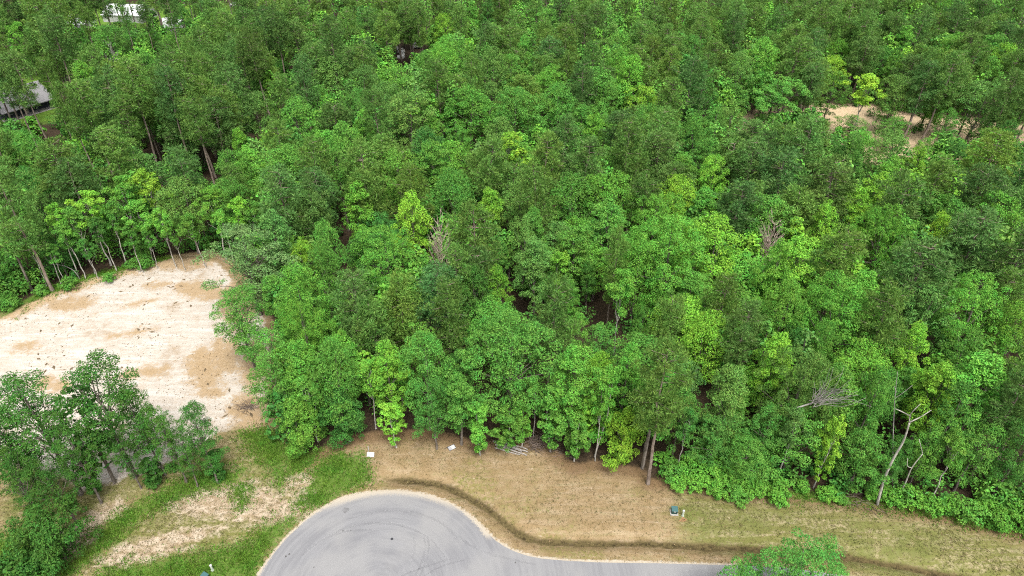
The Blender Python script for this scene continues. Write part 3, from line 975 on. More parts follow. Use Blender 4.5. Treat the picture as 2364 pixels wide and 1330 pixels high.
    (205, 1105, 46, 'V', 'k', None, 6), (200, 985, 95, 'O', 'k', None, 16), (30, 1030, 110, 'O', 'k', None, 16), (425, 1045, 60, 'O', 'k', None, 10), (130, 1120, 80, 'O', 'k', None, 11), (350, 1085, 40, 'V', 'k', None, 4.5), (498, 1070, 40, 'V', 'k', None, 4.5),
    # nearest tree, top only
    (1850, 1374, 290, 'R', 'm', 'feathery tree top rising at the bottom edge over the street', 12),
]

for u, v, w, tnt, h in [(60, 560, 40, 'm', 11), (100, 565, 36, 'd', 10), (155, 545, 38, 'm', 11), (170, 515, 44, 'm', 13), (232, 530, 40, 'd', 11), (255, 500, 44, 'm', 13), (300, 540, 36, 'm', 10), (372, 510, 42, 'e', 12),
                        (400, 535, 34, 'm', 10), (447, 520, 40, 'm', 11), (515, 515, 36, 'e', 12), (585, 500, 44, 'm', 13), (20, 560, 44, 'm', 12), (125, 590, 30, 'm', 8), (200, 575, 30, 'd', 8), (340, 550, 30, 'm', 8)]:
    MAN.append((u, v, w, 'S', tnt, None, h))
trees = []      # dict(base(x,y), kind, variant, sx, sz, tint, label, key)


def add_tree(u, v, wpx, kind, tint, label, Hh, key=True):
    d0 = PROTO[kind][0]
    hgt = Hh or (16 if kind in 'RGIOL' else 14)
    if key is True and Hh is None:
        hgt *= RNG.uniform(.95, 1.1)
    var = int(RNG.integers(len(PROTO[kind])))
    d = PROTO[kind][var]
    sz = hgt / d["H"]
    zc = d["zc"] * sz
    b = at(u, v, zc)
    w = proj(b)[2]
    R = wpx / 2 * w / F * .96
    trees.append(dict(x=b[0], y=b[1], kind=kind, var=var, sx=R / d["R"], sz=sz, tint=tint, label=label, key=key, R=R, H=hgt, zc=zc,
                      rot=RNG.uniform(0, 6.28), lean=(RNG.normal(0, .02), RNG.normal(0, .02))))


for u, v, w, tnt, h in [(868, 990, 50, 'e', 12), (1000, 990, 56, 'm', 13), (1232, 1015, 44, 'm', 11), (1374, 1064, 46, 'e', 14), (1482, 1082, 50, 'm', 13), (1560, 1092, 44, 'd', 11), (1795, 1105, 56, 'b', 12), (2140, 1165, 54, 'm', 12), (735, 1020, 44, 'm', 11), (1060, 1000, 40, 'm', 10)]:
    c_ = proj(at(u, v) + np.array([0, 0, PROTO['S'][0]["zc"] * h / 14]))
    MAN.append((c_[0], c_[1], w, 'S', tnt, None, h))
for t in MAN:
    t = list(t)
    if t[3] == 'R' and t[2] >= 125 and t[1] > 380:
        t[3] = 'L'
    if t[3] == 'V' and t[2] >= 70:
        t[3] = 'K'
    add_tree(*t)

# ------------------------------------------------------------------ fill the wood
KEEP = [np.array(p, float) for p in [
    [(20, 185), (125, 185), (125, 262), (20, 262)], [(0, 225), (40, 225), (40, 262), (0, 262)], [(255, 18), (345, 18), (345, 42), (255, 42)], [(228, 32), (252, 32), (252, 54), (228, 54)], [(370, 28), (450, 28), (450, 46), (370, 46)], [(165, 42), (208, 42), (208, 56), (165, 56)],
    [(95, 252), (125, 252), (125, 275), (100, 275)], [(915, 102), (985, 102), (985, 116), (945, 116), (935, 138), (915, 138)], [(530, 4), (600, 0), (600, 10), (530, 18)],
    [(1890, 240), (2010, 242), (2005, 285), (1962, 298), (1890, 262)], [(2050, 258), (2120, 264), (2115, 280), (2050, 272)], [(2130, 285), (2165, 290), (2155, 310), (2130, 310)], [(2205, 282), (2255, 285), (2250, 312), (2205, 312)], [(2340, 286), (2370, 286), (2370, 300), (2340, 300)], [(1728, 255), (1748, 255), (1748, 270), (1728, 270)],
    [(-50, 735), (60, 695), (200, 640), (300, 615), (440, 588), (495, 600), (535, 680), (590, 850), (600, 950), (500, 1010), (-50, 1060)],
    [(1185, 670), (1215, 680), (1200, 710), (1180, 700)], [(1370, 700), (1410, 720), (1400, 770), (1370, 770)], [(770, 500), (800, 505), (790, 540)], [(1300, 770), (1320, 780), (1310, 830)],
]]


def inpoly(P, poly):
    return sdist(np.asarray(P, float), poly) > 0


circ = np.array([(0, 0)] + [(math.cos(a), math.sin(a)) for a in np.linspace(0, 6.28, 12, endpoint=False)])
key_info = [(proj((t["x"], t["y"], t["zc"])), t["R"] * F / proj((t["x"], t["y"], t["zc"]))[2]) for t in trees]

cell = {}
SPC = 4.0


def cput(t):
    cell.setdefault((int(t["x"] // 8), int(t["y"] // 8)), []).append(t)


for t in trees:
    cput(t)
_N = 60000
CY = 48 + (340 - 48) * RNG.random(_N)
CX = RNG.uniform(-236, 236, _N)
_half = (CY * math.cos(PITCH) + CAM_H * math.sin(PITCH)) * .727 + 22
_k = np.abs(CX) < _half
CX, CY = CX[_k], CY[_k]
OD = sdist(np.stack([CX, CY], 1), OPEN)
_k = OD < -.8
for _pl in FAR_OPEN:
    _k &= sdist(np.stack([CX, CY], 1), ground_poly(_pl)) < 0
CX, CY, OD = CX[_k], CY[_k], OD[_k]
CU, CV0, _ = proj(np.stack([CX, CY, np.full(len(CX), 10.)], 1))
# bare trunks that should stay in sight too
for t in list(trees):
    if t["kind"] == 'T':
        for f in (.3, .4, .5, .6):
            pp = proj((t["x"], t["y"], t["H"] * f))
            key_info.append((pp, 14.0))
KU = np.array([k[0][0] for k in key_info])
KV = np.array([k[0][1] for k in key_info])
KW = np.array([k[0][2] for k in key_info])
KR = np.array([k[1] for k in key_info])
for x, y, od, u0, v0 in zip(CX, CY, OD, CU, CV0):
    pineshare = .26
    if u0 < 720 and v0 < 460:
        pineshare = .55
    elif u0 > 1650 and 330 < v0 < 660:
        pineshare = .5
    elif 760 < u0 < 1110 and 640 < v0 < 800:
        pineshare = .6
    elif u0 > 2150 and v0 > 800:
        pineshare = .4
    elif v0 < 300 and u0 > 1500:
        pineshare = .36
    if od > -4:
        pineshare = 0
    if RNG.random() < pineshare:
        kind = 'P' if RNG.random() < .75 else 'Y'
        H = RNG.uniform(17, 22) if kind == 'P' else RNG.uniform(13, 17)
        if u0 < 720 and v0 < 460:
            H *= 1.12
        R = RNG.uniform(2.8, 4.2)
        tint = 'o' if RNG.random() < (.85 if v0 < 320 else .55) else 'g'
    else:
        r = RNG.random()
        kind = 'R' if r < .5 else ('I' if r < .72 else 'G')
        H = RNG.uniform(11, 18.5)
        R = {'R': RNG.uniform(3.2, 5.4), 'I': RNG.uniform(2.8, 4.4), 'G': RNG.uniform(2.2, 3.4)}[kind]
        r = RNG.random()
        tint = 'm' if r < .45 else 'e' if r < .7 else 'b' if r < .79 else 'd' if r < .94 else 'l' if r < .99 else 'y'
    if od > -6:
        H *= .8
        R *= .85
    sub_ = kind in 'RIG' and RNG.random() < .35
    if sub_:
        H *= .68
        R *= .62
    # spacing
    ok = True
    cx, cy = int(x // 8), int(y // 8)
    for a in range(-2, 3):
        for b in range(-2, 3):
            for t in cell.get((cx + a, cy + b), ()):
                if math.hypot(t["x"] - x, t["y"] - y) < .58 * (R + t["R"]):
                    ok = False
                    break
            if not ok:
                break
        if not ok:
            break
    if not ok:
        continue
    var = int(RNG.integers(len(PROTO[kind])))
    d = PROTO[kind][var]
    sz = H / d["H"]
    zc = d["zc"] * sz
    pu, pv, w = proj((x, y, zc))
    rp = R * F / w
    rpv = (H - zc) * .95 * F / w * math.cos(PITCH) + rp * .4
    pts = np.array([pu, pv]) + circ * [rp * 1.1, rpv * 1.1]
    bad = False
    for K in KEEP:
        if pts[:, 0].max() < K[:, 0].min() or pts[:, 0].min() > K[:, 0].max() or pts[:, 1].max() < K[:, 1].min() or pts[:, 1].min() > K[:, 1].max():
            continue
        if inpoly(pts, K).any() or (np.hypot((K[:, 0] - pu) / rp, (K[:, 1] - pv) / rpv) < 1).any():
            bad = True
            break
    if bad:
        continue
    if ((KW > w + 2) & (np.hypot(KU - pu, KV - pv) < rp * .85 + KR * .62)).any():
        continue
    t = dict(x=x, y=y, kind=kind, var=var, sx=R / d["R"], sz=sz, tint=tint, label=None, key=False, R=R, H=H, zc=zc, rot=RNG.uniform(0, 6.28),
             lean=(RNG.normal(0, .045), RNG.normal(0, .045)))
    trees.append(t)
    cput(t)

# how much of each crown the photograph's view shows: a coarse painter's count
W_, H_ = 788, 443
ids = np.full((H_, W_), -1, int)
YY, XX = np.mgrid[0:H_, 0:W_]
order = sorted(range(len(trees)), key=lambda k: -proj((trees[k]["x"], trees[k]["y"], trees[k]["zc"]))[2])
for k in order:
    t = trees[k]
    pu, pv, w = proj((t["x"], t["y"], t["zc"]))
    if w < 5:
        continue
    rp = t["R"] * F / w / 3 * .95
    rv = ((t["H"] - t["zc"]) * F / w * math.cos(PITCH) + t["R"] * F / w * .4) / 3
    cu, cv_ = pu / 3, pv / 3
    x0, x1, y0, y1 = int(max(0, cu - rp)), int(min(W_, cu + rp + 1)), int(max(0, cv_ - rv)), int(min(H_, cv_ + rv + 1))
    if x1 <= x0 or y1 <= y0:
        continue
    sub = ids[y0:y1, x0:x1]
    sub[((XX[y0:y1, x0:x1] - cu) / rp) ** 2 + ((YY[y0:y1, x0:x1] - cv_) / rv) ** 2 < 1] = k
vis = np.bincount(ids[ids >= 0], minlength=len(trees))
for k, t in enumerate(trees):
    t["vis"] = int(vis[k])

FAMILY = {'R': 'broadleaf_tree', 'L': 'broadleaf_tree', 'K': 'broadleaf_tree', 'T': 'pine_tree', 'G': 'broadleaf_tree', 'I': 'broadleaf_tree', 'O': 'broadleaf_tree', 'S': 'broadleaf_tree', 'V': 'broadleaf_tree', 'P': 'pine_tree', 'Y': 'pine_tree', 'D': 'dead_tree', 'W': 'dead_tree'}
single = []
for fam in ('broadleaf_tree', 'pine_tree', 'dead_tree'):
    c = sorted([t for t in trees if FAMILY[t["kind"]] == fam and (t["vis"] >= 12 or (t["key"] and t["vis"] > 3))], key=lambda t: -(t["vis"] + (100000 if t["label"] else 0)))
    single += c[:298]
sid = {id(t) for t in single}
rest = [t for t in trees if id(t) not in sid]
print("trees", len(trees), "single", len(single), "rest", len(rest), {f: sum(FAMILY[t['kind']] == f for t in single) for f in set(FAMILY.values())})

GROUPS = {'broadleaf_tree': 'broadleaf trees of the wood', 'pine_tree': 'pines of the wood', 'dead_tree': 'dead trees in the wood'}
used = set()


def tint_of(t):
    c = np.array(TINT[t["tint"]])
    f = RNG.uniform(.82, 1.2)
    h = RNG.normal(0, .05)
    return np.clip(c * f * np.array([1 + h, 1, 1 - h]), 0, 1)


SHAPE = {'R': 'round', 'L': 'spreading', 'K': 'bushy', 'T': 'lofty', 'G': 'upright', 'I': 'ragged', 'O': 'open', 'S': 'slender', 'V': 'leafy', 'P': 'tall', 'Y': 'bushy', 'D': 'bare', 'W': 'bare'}
LANDMARKS = [(1018, 570, "the bare pinkish dead tree"), (890, 608, "the large domed tree"), (950, 533, "the yellow green mid wood crown"), (1172, 835, "the huge front oak"), (1552, 600, "the largest central crown"),
             (1432, 672, "the thin tree by the dark gap"), (1535, 890, "the tall front pine"), (1190, 1036, "the grey log pile"), (855, 1057, "the white board sign"), (1840, 905, "the oak with white branches"),
             (1790, 553, "the brown twiggy dead tree"), (2235, 738, "the huge crown near the right edge"), (1935, 750, "the huge dome right of centre"), (2115, 640, "the wide flat pine"), (1452, 195, "the tall lime crown"),
             (942, 285, "the large grey green crown"), (1998, 205, "the yellow tree on the dirt"), (1750, 150, "the clean domed tree"), (203, 478, "the slender lime tree"), (345, 432, "the yellow crowned slender tree"),
             (425, 478, "the grey green oak by the sand"), (28, 470, "the pine on the left margin"), (572, 612, "the pale silvery tree"), (716, 785, "the lower twin bright tree"), (300, 25, "the long white shed"),
             (80, 220, "the dark porch house"), (930, 120, "the rubble opening"), (1172, 343, "the thin yellowish crown"), (235, 915, "the tallest row tree"), (2062, 1060, "the forked leaning trunk"), (1912, 1035, "the yellow vine column"),
             (2245, 920, "the big tree at the right front"), (2105, 395, "the lime tree between dark pines"), (265, 130, "the grey dead tree"), (560, 355, "the small lime crown among pines"), (302, 195, "the lofty long trunked pine")]
ORDW = "first second third fourth fifth sixth seventh eighth ninth tenth eleventh twelfth thirteenth fourteenth fifteenth sixteenth seventeenth eighteenth nineteenth twentieth twenty-first twenty-second twenty-third twenty-fourth twenty-fifth twenty-sixth twenty-seventh twenty-eighth twenty-ninth thirtieth thirty-first thirty-second".split()
byrel = {}
for t in single:
    if t["label"]:
        continue
    pu, pv, _ = proj((t["x"], t["y"], t["zc"]))
    lu, lv_, ln = min(LANDMARKS, key=lambda l: math.hypot(pu - l[0], pv - l[1]))
    du, dv = pu - lu, pv - lv_
    where = ("right of" if du > 0 else "left of") if abs(du) > abs(dv) * 1.2 else ("behind" if dv < 0 else "in front of")
    fam = FAMILY[t["kind"]]
    w = "pine" if fam == 'pine_tree' else "dead tree" if fam == 'dead_tree' else "tree"
    byrel.setdefault((f"{SHAPE[t['kind']]} {TWORD[t['tint']]} {w}", where, ln), []).append((math.hypot(du, dv), t))
for (look, where, ln), lst in byrel.items():
    lst.sort(key=lambda q: q[0])
    for k, (_, t) in enumerate(lst):
        t["auto"] = f"{look} {where} {ln}" if len(lst) == 1 else f"{look}, {ORDW[k]} {where} {ln}"
for t in sorted(single, key=lambda t: (t["label"] is None, t["y"])):
    fam = FAMILY[t["kind"]]
    d = PROTO[t["kind"]][t["var"]]
    zb = zground((t["x"], t["y"]))
    root = bpy.data.objects.new(fam, None)
    root.empty_display_size = .5
    COL.objects.link(root)
    root.location = (t["x"], t["y"], zb)
    root.rotation_euler = (t["lean"][0], t["lean"][1], t["rot"])
    kx = RNG.uniform(.88, 1.13)
    root.scale = (t["sx"] * kx, t["sx"] / kx, t["sz"])
    lab = t["label"] or t["auto"]
    used.add(lab)
    root["label"] = lab
    root["category"] = fam.replace('_', ' ')
    root["group"] = GROUPS[fam]
    tr = obj("trunk", d["trunk_me"], root)
    if "crown_me" in d:
        cr = obj("crown", d["crown_me"], root)
        cr.color = (*tint_of(t), 1)
    else:
        obj("branches", d["branch_me"], root)

# the rest of the wood: one mass
VV, QQ, CC, MI = [], [], [], []
off = 0
for t in rest:
    if t["kind"] in 'DW':
        continue
    d = PROTO[t["kind"]][t["var"]]
    P, Nn = d["P"], d["N"]
    hidden = t["vis"] < 12
    if t["vis"] == 0 and t["y"] < 300 and RNG.random() < .5:
        continue
    m = 150 if t["vis"] == 0 else 260 if hidden else 640
    rng = np.random.default_rng(int(abs(t["x"] * 7919 + t["y"] * 104729)) % 2 ** 31)
    s = rng.permutation(len(P))[:m]
    k = len(P) / len(s)
    c, si = math.cos(t["rot"]), math.sin(t["rot"])
    Rm = np.array([[c, -si, 0], [si, c, 0], [0, 0, 1]])
    sc = np.array([t["sx"], t["sx"], t["sz"]])
    p = (P[s] * sc) @ Rm.T + [t["x"], t["y"], 0]
    nn = Nn[s] @ Rm.T
    lv, lq = leaf_quads(p, nn, min(.6 if m > 300 else .75, d["size"] * t["sx"] ** .5 * k ** .42), .72, rng)
    VV.append(lv)
    QQ.append(lq + off)
    off += len(lv)
    CC.append(np.tile(tint_of(t), (len(lv), 1)))
    MI.append(np.zeros(len(lq), int))
    tv, tq = tube([(t["x"], t["y"], -.3), (t["x"] + .2, t["y"], t["H"] * .5), (t["x"], t["y"] + .2, t["H"] * .9)], [.24, .17, .05], 5)
    VV.append(tv)
    QQ.append(tq + off)
    off += len(tv)
    CC.append(np.tile([.1, .1, .1], (len(tv), 1)))
    MI.append(np.ones(len(tq), int))
# low growth under the trees near the open edges
nu = 0
UY = RNG.uniform(48, 200, 14000)
UX = RNG.uniform(-130, 130, 14000)
_k = np.abs(UX) < (UY * math.cos(PITCH) + CAM_H * math.sin(PITCH)) * .727 + 5
UX, UY = UX[_k], UY[_k]
UO = sdist(np.stack([UX, UY], 1), OPEN)
UU, UV, _ = proj(np.stack([UX, UY, np.ones(len(UX))], 1))
_k = UO < -.3
for K in KEEP[:15]:
    _k &= ~inpoly(np.stack([UU, UV], 1), K)
for x, y, od in zip(UX[_k], UY[_k], UO[_k]):
    if (od < -10 and RNG.random() < .82) or (y < 85 and -26 < x < 24 and RNG.random() < .75):
        continue
    if RNG.random() < .45:
        continue
    nu += 1
    h = RNG.uniform(1.2, 5.0)
    r = h * RNG.uniform(.35, .6)
    m = int(60 + 55 * r)
    rng = RNG
    dd_ = unit(rng.normal(size=(m, 3)))
    p = np.array([x, y, h * .5]) + dd_ * [r, r, h * .5] * rng.uniform(.5, 1.05, (m, 1))
    nn = unit(dd_ * .5 + [0, 0, .7] + rng.normal(0, .4, (m, 3)))
    lv, lq = leaf_quads(p, nn, .42, .62, rng)
    VV.append(lv)
    QQ.append(lq + off)
    off += len(lv)
    c = np.array(TINT['m' if RNG.random() < .6 else 'd']) * RNG.uniform(.7, 1.2)
    CC.append(np.tile(c, (len(lv), 1)))
    MI.append(np.zeros(len(lq), int))
VV = np.concatenate(VV)
QQ = np.concatenate(QQ)
CC = np.concatenate(CC)
me = mesh_np("forest", VV, QQ, [M_LEAF_FAR, M_BARK], np.concatenate(MI))
ca = me.attributes.new("tint", 'FLOAT_COLOR', 'POINT')
ca.data.foreach_set("color", np.c_[CC, np.ones(len(CC))].astype(np.float32).reshape(-1))
obj("forest", me, kind="stuff", label="farther and half hidden trees and undergrowth of the mixed wood", cat="forest")
print("forest quads", len(QQ), "undergrowth", nu)

# ------------------------------------------------------------------ shrubs along the verge
SHRUBS = [(1555, 1085, 55), (1595, 1075, 60), (1640, 1085, 62), (1680, 1100, 55), (1720, 1095, 60), (1765, 1085, 66), (1800, 1125, 50), (1565, 1115, 40), (1610, 1115, 46), (1655, 1130, 44), (1700, 1140, 48), (1745, 1125, 50), (1795, 1150, 40), (1850, 1120, 36),
          (1915, 1140, 42), (1940, 1150, 30), (2050, 1145, 44), (2098, 1145, 58), (2150, 1165, 50), (2190, 1165, 46), (2232, 1180, 66), (2305, 1200, 54), (2345, 1175, 60), (2280, 1165, 50), (1625, 1050, 44), (1690, 1060, 50), (1530, 1060, 40),
          (40, 1312, 110), (100, 1290, 70), (505, 1100, 26), (398, 1078, 24), (352, 1110, 36), (250, 640, 26), (330, 605, 40), (160, 655, 34), (300, 615, 24), (20, 700, 40), (95, 672, 30), (2370, 1215, 50), (2015, 1140, 34)]
shr = []
for k, (u, v, wpx) in enumerate(SHRUBS):
    d = PROTO['B'][k % 4]
    w = proj(at(u, v, .8))[2]
    R = wpx / 2 * w / F
    sz = min(1.6, max(.55, R / 1.4 * 1.05))
    b = at(u, v, d["zc"] * sz)
    root = bpy.data.objects.new("shrub", None)
    COL.objects.link(root)
    root.location = (b[0], b[1], zground(b))
    root.rotation_euler = (0, 0, RNG.uniform(0, 6.28))
    root.scale = (R / d["R"], R / d["R"], sz)
    root["category"] = "shrub"
    root["group"] = "shrubs along the edges of the wood"
    zone = "in the lower left corner" if u < 160 and v > 1200 else "under the row of open trees" if u < 520 and v > 1000 else "at the far edge of the sand" if u < 520 else "fronting the wood along the verge"
    zl = sorted(q[0] for q in SHRUBS if (("in the lower left corner" if q[0] < 160 and q[1] > 1200 else "under the row of open trees" if q[0] < 520 and q[1] > 1000 else "at the far edge of the sand" if q[0] < 520 else "fronting the wood along the verge") == zone))
    root["label"] = f"leafy green shrub {zone}, {ORDW[zl.index(u)]} from left"
    obj("trunk", d["trunk_me"], root)
    c = obj("crown", d["crown_me"], root)
    f = RNG.uniform(.85, 1.15)
    base = TINT['e'] if u > 1500 and k % 5 else TINT['k'] if u < 520 and v > 900 else TINT['m']
    c.color = (*[x * f for x in base], 1)

# ------------------------------------------------------------------ leaning bare trunks at the right front
def bare_trunk(name, label, pts, r0, r1, branches, mat):
    root = obj(name, None, label=label, cat="dead tree", group="dead trees in the wood", loc=pts[0])
    o = np.array(pts[0])
    P = catmull(np.array(pts) - o, 5)
    MB().tube(P, np.linspace(r0, r1, len(P)), 9).build("trunk", mat, root, smooth=True)
    for b in branches:
        B = catmull(np.array(b) - o, 4)
        MB().tube(B, np.linspace(r1 * .9, .03, len(B)), 6).build("branch", mat, root, smooth=True)
    return root


def lean_pts(base, pix_h):
    b = at(*base)
    out = [np.array([b[0], b[1], -.1])]
    for (u, v, y_off) in pix_h:
        # point on the vertical plane y = base y + offset
        d = _fw + np.array([1., 0, 0]) * (u - 1182) / F - _up * (v - 665) / F
        k = (b[1] + y_off) / d[1]
        out.append(np.array([0, 0, CAM_H]) + d * k)
    return out


tr1 = lean_pts((2025, 1166), [(2040, 1110, -.3), (2062, 1060, -.6), (2085, 1020, -.9), (2100, 975, -1.2)])
fork = tr1[-1]
bare_trunk("dead_tree", "leaning white trunk with forked top at the right edge of the verge", tr1, .17, .085,
           [[fork, fork + [-.3, 0, 1.2], fork + [.3, .1, 2.6]], [fork, fork + [.8, -.1, .9], fork + [1.5, -.2, 2.0]], [fork + [-.2, 0, .9], fork + [-1.3, .1, 1.5], fork + [-2.0, .2, 1.8]]], M_PALEBARK)
tr2 = lean_pts((2072, 1150), [(2090, 1115, -.2), (2105, 1080, -.4), (2130, 1048, -.6)])
top = tr2[-1]
bare_trunk("dead_tree", "thinner leaning broken trunk to the right of the forked white one", tr2, .1, .05,
           [[top, top + [-.5, 0, 1.0], top + [-1.2, 0, 2.4]], [tr2[2], tr2[2] + [-.6, 0, .3], tr2[2] + [-1.0, 0, 1.6]]], M_PALEBARK)
tr3 = lean_pts((2060, 1120), [(2062, 1000, .5), (2066, 920, .8), (2072, 858, 1.0)])
bare_trunk("dead_tree", "thin bare white snag rising behind the forked leaning trunk", tr3, .075, .025,
           [[tr3[2], tr3[2] + [.7, 0, 1.0], tr3[2] + [1.3, 0, 2.0]], [tr3[2] + [0, 0, .8], tr3[2] + [-.7, 0, 1.9]]], M_DEAD_WHITE)
# fan of bare branches on the grey green oak
f0 = lean_pts((1905, 1120), [(1876, 930, 1.0)])[-1]
fan = [f0 + [-1.5, .2, -1.0], f0, f0 + [1.0, 0, .6]]
rngf = np.random.default_rng(5)
brs = []
for k in range(34):
    a = rngf.uniform(0, 1.8)
    L = rngf.uniform(2.4, 5.0)
    s = f0 + np.array([rngf.uniform(-.5, 1.0), rngf.uniform(-.6, .4), rngf.uniform(-.2, .8)])
    m1 = s + np.array([math.cos(a) * L * .5, rngf.normal(0, .5), math.sin(a) * L * .5 + rngf.normal(0, .2)])
    brs.append([s, m1, s + np.array([math.cos(a + .2) * L, rngf.normal(-.4, .9), math.sin(a + .2) * L])])
root = obj("dead_branch", None, label="fan of bare white branches sticking out of the grey green oak", cat="dead branch", loc=fan[0])
MB().tube(catmull(np.array(fan) - fan[0], 5), np.linspace(.1, .07, 11), 7).build("limb", M_DEAD_WHITE, root, smooth=True)
for b in brs:
    B = catmull(np.array(b) - fan[0], 3)
    MB().tube(B, np.linspace(.034, .012, len(B)), 5).build("branch", M_DEAD_WHITE, root, smooth=True)
# arched bare stem at the edge of the sand
s0 = at(185, 645)
pts = [s0, s0 + [-.6, 0, 2.0], s0 + [-3.0, .2, 3.0], s0 + [-6.0, .3, 2.4]]
MB().tube(catmull(np.array(pts) - s0, 6), np.linspace(.09, .03, 19), 6).build("dead_branch", M_DEAD_WHITE, label="thin arched bare stem bending over at the edge of the sand", cat="dead branch", loc=s0, smooth=True)

# ------------------------------------------------------------------ log pile, brush, signs, utility boxes
M_LOG = bark_mat("weathered_log", (.17, .15, .13), (.36, .335, .305), 5)
lc = at(1180, 1040)
rngl = np.random.default_rng(8)
LOGS = [(0, 0, .13, 4.4, 0), (.3, .35, .12, 4.0, 3), (-.35, .55, .11, 3.8, -2), (.2, .85, .12, 4.2, 2), (-.5, -.25, .1, 3.4, 4), (.15, .22, .1, 3.6, 5), (-.1, .62, .1, 3.5, -4), (.5, .05, .08, 3.0, 8), (-1.2, 1.15, .12, 2.4, 10)]
ORD = ["front", "second", "third", "fourth", "fifth", "sixth", "seventh", "eighth", "short rear"]
for k, (dx, dy, r, L, a) in enumerate(LOGS):
    hgt = r + (0 if k in (0, 1, 2, 3, 4, 8) else .2)
    mb = MB()
    n = 7
    xs = np.linspace(-L / 2, L / 2, n)
    P = np.stack([xs, rngl.normal(0, .03, n), rngl.normal(0, .012, n)], 1)
    mb.tube(P, r * np.linspace(1.1, .75, n), 9)
    p = (lc[0] + dx, lc[1] + dy, zground((lc[0] + dx, lc[1] + dy)) + hgt)
    mb.build("log", M_LOG, smooth=False, label=f"weathered grey log in the pile at the wood's edge, {ORD[k]} one", cat="log", group="logs of the pile", loc=p, rot=(0, 0, math.radians(-24 + a)))
# brush heap
M_TWIG = bark_mat("dead_twig", (.07, .053, .042), (.17, .135, .11), 6)


def brush(u, v, L, H, n, label, seed):
    c = at(u, v)
    r = np.random.default_rng(seed)
    mb = MB()
    for k in range(n):
        p0 = np.array([r.normal(0, L * .3), r.normal(0, L * .22), r.uniform(0, H)])
        a = r.normal(0, .7) + (math.pi if r.random() < .5 else 0)
        l = r.uniform(.5, 1.2) * L * .5
        p1 = p0 + [math.cos(a) * l, math.sin(a) * l, r.uniform(-.2, .35) * H]
        p0[2] = max(.03, p0[2])
        p1[2] = max(.03, p1[2])
        mb.tube(wander(p0, p1, 4, .06, r), np.linspace(.035, .014, 4), 4, cap=False)
    return mb.build("brush_pile", M_TWIG, label=label, cat="brush pile", loc=(c[0], c[1], zground(c)))


brush(1245, 1028, 3.2, 1.3, 130, "tangled heap of dead branches beside the grey log pile", 3)
brush(572, 942, 2.6, .5, 60, "low scatter of dead branches on the sand beside the wood", 4)
brush(1300, 1050, 2.0, .35, 26, "scattered dead twigs under the bright trees right of the logs", 6)
brush(1990, 1160, 3.2, .3, 26, "dead twigs lying at the foot of the leaning white trunk", 7)

M_WHITE = plain("white_paint", (.42, .42, .41), .55, .3, .06)
M_BLACK = plain("black_frame", (.03, .03, .035), .6)
M_GREENBOX = plain("green_enamel", (.012, .045, .04), .42, .4, .15)
M_GREENTOP_LIT = plain("green_enamel_lid_lit", (.035, .095, .095), .5, .4, .15)  # the cabinet's enamel, lightened: overcast light on the top put into the colour
M_CONC = plain("concrete_pad", (.33, .31, .285), .9, .2, .15)
M_PED = plain("pedestal_plastic", (.38, .43, .35), .5, .3, .1)
M_REDPAINT = plain("red_marker", (.28, .13, .075), .8, .2, .3, 9)

# white board sign with a post, lying back on the verge
c = at(855, 1057)
root = obj("sign", None, label="white board sign with thin white post on the verge by the grass", cat="sign", loc=(c[0], c[1], zground(c)))
b = MB().box(-.48, .48, -.02, .02, .12, .72).build("board", M_WHITE, root, bevel=.04, rot=(math.radians(-38), 0, math.radians(-4)))
MB().box(-.05, .05, .0, .07, 0, .16).build("foot", M_CONC, root)
MB().box(-.035, .035, -.035, .035, -.05, 1.15).build("post", M_WHITE, root, loc=(-.3, .85, 0))
# framed sign lying flat
c = at(1043, 1034)
root = obj("sign", None, label="black framed white sign lying flat on the brown verge", cat="sign", loc=(c[0], c[1], zground(c) + .03), rot=(math.radians(8), 0, math.radians(32)))
MB().box(-.5, .5, -.02, .02, 0, .05).build("frame_bar", M_BLACK, root, loc=(0, .33, 0))
MB().box(-.5, .5, -.02, .02, 0, .05).build("frame_bar", M_BLACK, root, loc=(0, -.33, 0))
MB().box(-.02, .02, -.31, .31, 0, .05).build("frame_bar", M_BLACK, root, loc=(-.48, 0, 0))
MB().box(-.02, .02, -.31, .31, 0, .05).build("frame_bar", M_BLACK, root, loc=(.48, 0, 0))
MB().box(-.1, .455, -.3, .3, .01, .035).build("panel", M_WHITE, root)
MB().box(-.455, -.105, -.3, .3, .005, .03).build("panel", plain("grey_panel", (.3, .3, .31), .6), root)
MB().box(-.95, -.5, -.015, .015, 0, .03).build("stake", M_BLACK, root, loc=(0, .3, 0))


def transformer(u, v, rz, label):
    c = at(u, v)
    root = obj("transformer_box", None, label=label, cat="transformer", group="green transformer boxes beside the street", loc=(c[0], c[1], zground(c)), rot=(0, 0, rz), scale=(.86, .86, .86))
    MB().box(-.56, .52, -.5, .55, -.1, .1).build("pad", M_CONC, root, bevel=.02)
    MB().box(-.4, .4, -.33, .4, .1, .72, .01).build("cabinet", M_GREENBOX, root, bevel=.015)
    lid = MB().add([(-.43, -.38, .72), (.43, -.38, .72), (.43, .44, .72), (-.43, .44, .72), (-.43, -.38, .78), (.43, -.38, .78), (.43, .44, .9), (-.43, .44, .9)],
                   [(3, 2, 1, 0), (4, 5, 6, 7), (0, 1, 5, 4), (1, 2, 6, 5), (2, 3, 7, 6), (3, 0, 4, 7)]).build("lid", M_GREENTOP_LIT, root, bevel=.015)
    MB().box(-.14, .14, -.345, -.335, .52, .68).build("warning_label", M_WHITE, root)
    MB().box(.16, .2, -.36, -.325, .3, .42).build("latch", M_BLACK, root)
    return root


